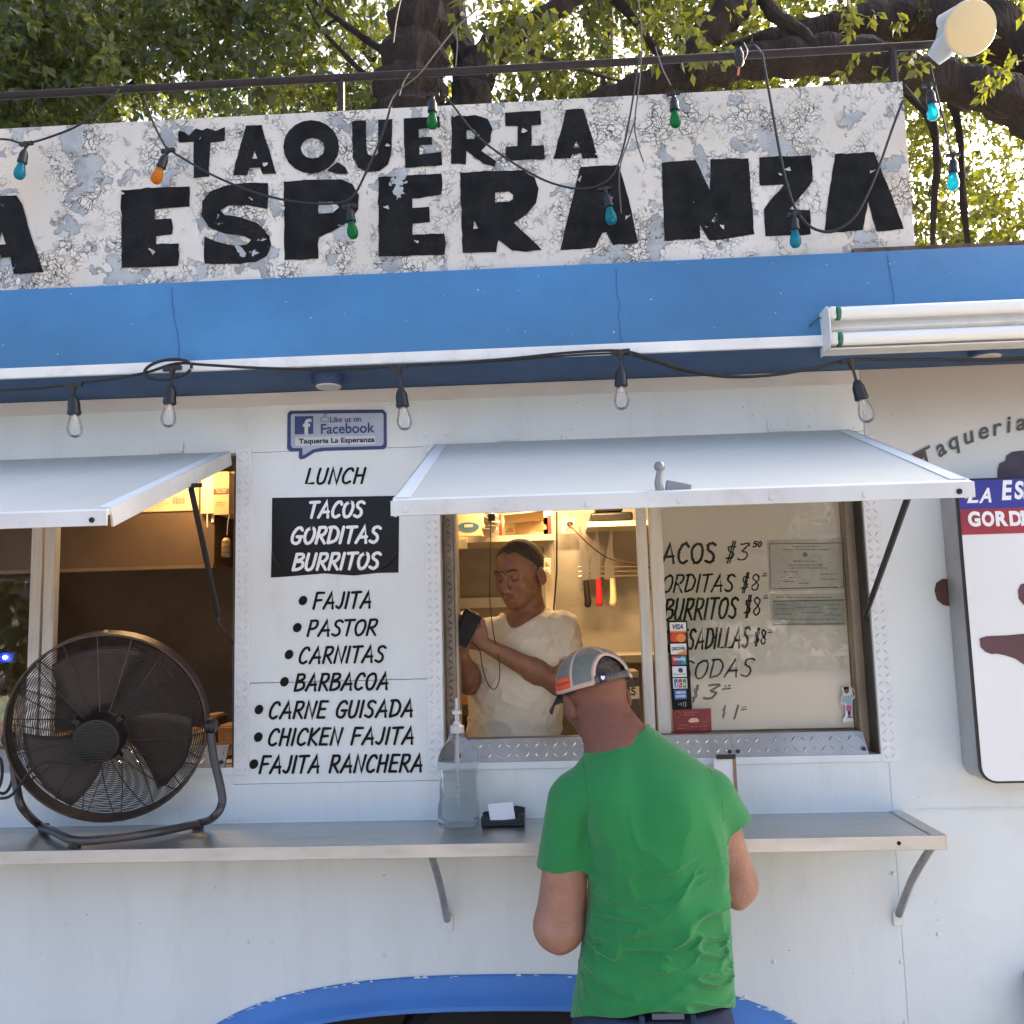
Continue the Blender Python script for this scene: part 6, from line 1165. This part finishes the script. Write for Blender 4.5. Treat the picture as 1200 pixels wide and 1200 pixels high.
def leaves(name, centers, radii, per, size, mat, owner, twig=True):
    nC = len(centers); c = np.repeat(np.asarray(centers), per, 0); rr = np.repeat(np.asarray(radii), per)[:, None]
    # leaves sit along short drooping twigs inside each clump
    nt_ = max(1, per//9); tw = RNG.normal(size=(nC*nt_, 3)); tw /= np.linalg.norm(tw, axis=1)[:, None]; tw[:, 2] = tw[:, 2]*.5-.25
    st_ = RNG.normal(size=(nC*nt_, 3))*.45; N = len(c); ti = (np.repeat(np.arange(nC), per)*nt_+RNG.integers(0, nt_, N))
    pos = c+rr*(st_[ti]+tw[ti]*RNG.uniform(-.1, 1.1, (N, 1))+RNG.normal(size=(N, 3))*.06)
    d = tw[ti]*.6+RNG.normal(size=(N, 3))*.6; d[:, 2] -= .35; d /= np.linalg.norm(d, axis=1)[:, None]
    nn = RNG.normal(size=(N, 3)); nn[:, 2] += .8; s_ = np.cross(d, nn); s_ /= np.linalg.norm(s_, axis=1)[:, None]+1e-9; up = np.cross(s_, d)
    L = (size*RNG.uniform(.6, 1.3, N))[:, None]; W_ = L*RNG.uniform(.20, .30, (N, 1))
    v = np.stack([pos, pos+d*L*.45+s_*W_+up*L*.06, pos+d*L-up*L*.05, pos+d*L*.45-s_*W_+up*L*.06], 1).reshape(-1, 3)
    b = np.arange(N)*4; f = np.stack([b, b+1, b+2, b, b+2, b+3], 1).reshape(-1, 3)
    me = bpy.data.meshes.new(name); me.vertices.add(len(v)); me.vertices.foreach_set('co', (v-OFF[owner.name]).ravel()); me.loops.add(f.size); me.loops.foreach_set('vertex_index', f.ravel())
    me.polygons.add(len(f)); me.polygons.foreach_set('loop_start', np.arange(len(f))*3); me.polygons.foreach_set('loop_total', np.full(len(f), 3)); me.update(calc_edges=True)
    at = me.attributes.new('lv', 'FLOAT', 'POINT'); cv = RNG.uniform(0, .5, nC); at.data.foreach_set('value', np.repeat(np.clip(np.repeat(cv, per)+RNG.uniform(0, .5, N), 0, 1), 4).astype(np.float32))
    me.materials.append(mat); o = bpy.data.objects.new(name, me); C.objects.link(o); o.parent = owner if name != 'far_wood' else None; o['kind'] = 'stuff'; OFF[o.name] = OFF[owner.name]; return o
def cloud(n, x, y, slo, shi, keep=None):         # clump centres: x range, y range, height = camera height + slope * distance
    out = []
    while len(out) < n:
        Y = random.uniform(*y); xx = random.uniform(*x)*(Y+2.8)/7; z = 1.85+(Y+2.8)*random.uniform(slo, shi)
        if keep and not keep(xx, Y, z): continue
        out.append((xx, Y, z))
    return out
def gaps(th, s_=.55, seed=0.): 
    def k(x, y, z): return vnoise(np.array([[x*s_*7/(y+2.8)*1.6+40+seed, y*.25+40, z*s_*1.6*7/(y+2.8)+40]]))[0] > th
    return k
tA = thing('tree', 'big dark double trunk tree rising behind the middle of the signboard', 'tree', (P(480, 125, 3.2)[0], 3.2, 0))
g = G(); base = P(478, 125, 3.2); pxm = 6.0/FOC
gx = lambda z: None
limb([(483, 470, 50), (480, 300, 48), (478, 180, 45), (479, 120, 42), (487, 60, 38), (502, 0, 37), (512, -70, 33), (520, -160, 24)], 3.2, g, 20); g.tube([V(base[0], 3.2, 0), V(base[0]+.01, 3.2, P(483, 470, 3.2)[2]+.05)], [.36, .29], 20)
limb([(520, 190, 28, .1), (548, 130, 26, .1), (556, 90, 26, .1), (575, 62, 20, .1), (600, 40, 16), (632, 22, 14), (668, 0, 13), (700, -30, 12), (760, -90, 9)], 3.3, g); limb([(556, 100, 22, .1), (545, 60, 15, .2), (535, 20, 12, .3), (540, -60, 9, .3)], 3.3, g)
for q in ([(450, 60, 5), (420, 40, 4), (380, 10, 3), (350, -20, 2)], [(620, 60, 4), (660, 75, 3), (700, 88, 2), (730, 96, 1)], [(430, 90, 4), (400, 60, 3), (372, 28, 2), (352, -12, 1.5)]): limb(q, 3.3, g, 7)
part('trunk', g, BARK, tA)
tB = thing('tree', 'tree whose heavy dark limbs arch across the right side above the sign', 'tree', (P(1300, 200, 3.6)[0], 3.6, 0))
g = G(); bx = P(1330, 260, 3.6); g.tube([V(bx[0]+.2, 3.6, 0), V(bx[0], 3.6, bx[2])], [.42, .34], 16)
limb([(1330, 270, 60), (1290, 190, 45), (1240, 150, 32), (1190, 120, 26), (1130, 100, 24), (1060, 84, 24), (990, 66, 24), (920, 70, 23), (860, 76, 21), (800, 88, 20), (745, 104, 16), (690, 120, 10)], 3.6, g, 16)
limb([(1290, 190, 40, .3), (1230, 90, 34, .3), (1160, 40, 32, .3), (1080, 22, 28, .3), (1010, 30, 24, .3), (950, 44, 20, .3), (880, 58, 16, .3), (820, 80, 12, .3), (770, 96, 8, .3)], 3.7, g, 16)
limb([(800, 84, 14), (820, 50, 17), (850, 18, 19), (880, -10, 20), (930, -60, 20)], 3.5, g); limb([(960, 60, 8), (935, 35, 9), (905, 15, 9), (890, -10, 8)], 3.5, g, 9); limb([(1030, 80, 7), (1085, 130, 6), (1098, 180, 5), (1095, 230, 4), (1093, 290, 3)], 3.9, g, 8); limb([(1075, 85, 6), (1110, 108, 6), (1125, 160, 4), (1128, 230, 4), (1135, 290, 3)], 4.2, g, 8)
limb([(700, -20, 7), (740, 20, 6), (770, 60, 5), (790, 90, 4)], 3.8, g, 7)
part('trunk', g, BARK, tB)
tC = thing('tree', 'leafy tree with thin dark branches above the left end of the sign', 'tree', (P(-200, 200, 4.5)[0], 4.5, 0))
g = G(); bx = P(-220, 260, 4.5); g.tube([V(bx[0]-.1, 4.5, 0), V(bx[0], 4.5, bx[2])], [.25, .2], 12); limb([(-220, 262, 24), (-170, 150, 20), (-60, 100, 14), (60, 60, 10), (150, 10, 7), (200, -40, 5)], 4.5, g, 10)
for q in ([(-60, 100, 6), (40, 118, 5), (130, 110, 4), (190, 72, 4), (240, 30, 3), (290, -20, 2)], [(20, 72, 4), (100, 80, 3), (150, 60, 2.5), (190, 84, 2), (225, 120, 1.5)], [(120, 30, 4), (200, 55, 3), (260, 40, 3), (340, 48, 2.5), (400, 20, 2)], [(200, 80, 3), (215, 50, 2), (205, 10, 2)], [(300, -10, 3), (340, 40, 3), (375, 28, 2), (395, 0, 2)], [(130, 110, 3), (60, 60, 2), (30, 20, 2), (15, -20, 2)]): limb(q, 4.3, g, 6)
part('trunk', g, BARK, tC)
g1 = gaps(.51); g2 = gaps(.45, .7, 9.)
leaves('crown', cloud(560, (-5.2, -1.0), (3.0, 6.5), .42, .78, g1), RNG.uniform(.2, .42, 560), 80, .085, LEAFD, tC)
leaves('crown', cloud(380, (-2.2, 1.6), (3.6, 6.5), .42, .80, g2), RNG.uniform(.16, .34, 380), 70, .075, LEAF, tA)
leaves('crown', cloud(600, (.2, 5.2), (4.0, 7.5), .30, .82, g1), RNG.uniform(.16, .36, 600), 75, .075, LEAF, tB)
# nearer sprays of leaves hanging in front of the trunks
sp_ = [P(x, y, Y) for x, y, Y in [(548, 12, 2.0), (570, 30, 2.0), (590, 12, 2.1), (610, 34, 2.1), (625, 10, 2.0), (562, 4, 2.1), (600, 50, 2.1), (640, 26, 2.0), (765, 25, 2.4), (810, 20, 2.2), (1010, 30, 2.6), (1035, 60, 2.8), (1020, 90, 2.9), (1160, 60, 2.6), (820, 60, 2.2), (808, 75, 2.2), (780, 10, 2.3), (1060, 70, 2.7), (1185, 80, 2.4), (700, 30, 3.4), (680, 60, 3.6), (655, 90, 3.8), (40, 30, 2.6), (120, 50, 2.7), (90, 20, 2.6), (160, 80, 3.)]]
leaves('crown', sp_, [.17]*len(sp_), 42, .075, LEAF, tA)
tD = thing('tree', 'yellow-green sunlit tree further back behind the trunks', 'tree', (1.0, 10.5, 0)); g = G(); g.tube([V(1, 10.5, 0), V(1.1, 10.5, 4), V(.9, 10.4, 8), V(1.2, 10.5, 12)], [.3, .24, .16, .06], 10)
for q in ([V(1, 10.4, 5), V(-1, 10, 8), V(-3, 9.6, 11)], [V(1, 10.4, 6), V(3, 10.2, 8.5), V(5, 10, 11)], [V(1.1, 10.4, 4), V(3, 10, 5), V(5.5, 9.8, 6.2)]): g.tube(spline(q, 5), .08, 7)
part('trunk', g, BARK, tD)
leaves('crown', cloud(420, (-1.6, 5.4), (8., 12.), .22, .72, gaps(.36, .5, 4.)), RNG.uniform(.35, .6, 420), 70, .12, LEAF2, tD)
tE = thing('tree', 'distant green tree behind the left foliage', 'tree', (-7.0, 11, 0)); part('trunk', G().tube([V(-7, 11, 0), V(-7.1, 11, 5), V(-6.8, 11, 10)], [.3, .22, .08], 10).tube(spline([V(-7, 11, 5), V(-4.5, 10.5, 8), V(-3, 10, 10)], 5), .08, 6), BARK, tE)
leaves('crown', cloud(300, (-5.5, -.8), (8., 12.), .36, .74, gaps(.44, .5, 14.)), RNG.uniform(.35, .6, 300), 70, .12, LEAF, tE)
# wood on the far side of the street behind the camera (seen only in the panes)
wo = bpy.data.objects.new('far_wood', None); OFF['far_wood'] = np.zeros(3)
wd_ = leaves('far_wood', [(random.uniform(-34, 34), random.uniform(-30, -24), random.uniform(.3, 5.5)) for _ in range(500)], RNG.uniform(.9, 1.7, 500), 36, .55, LEAFD, wo)
bpy.data.objects.remove(wo)
for o in bpy.data.objects:
    if o.type == 'MESH' and o.parent is None and o.name.startswith('t.'): bpy.data.objects.remove(o)
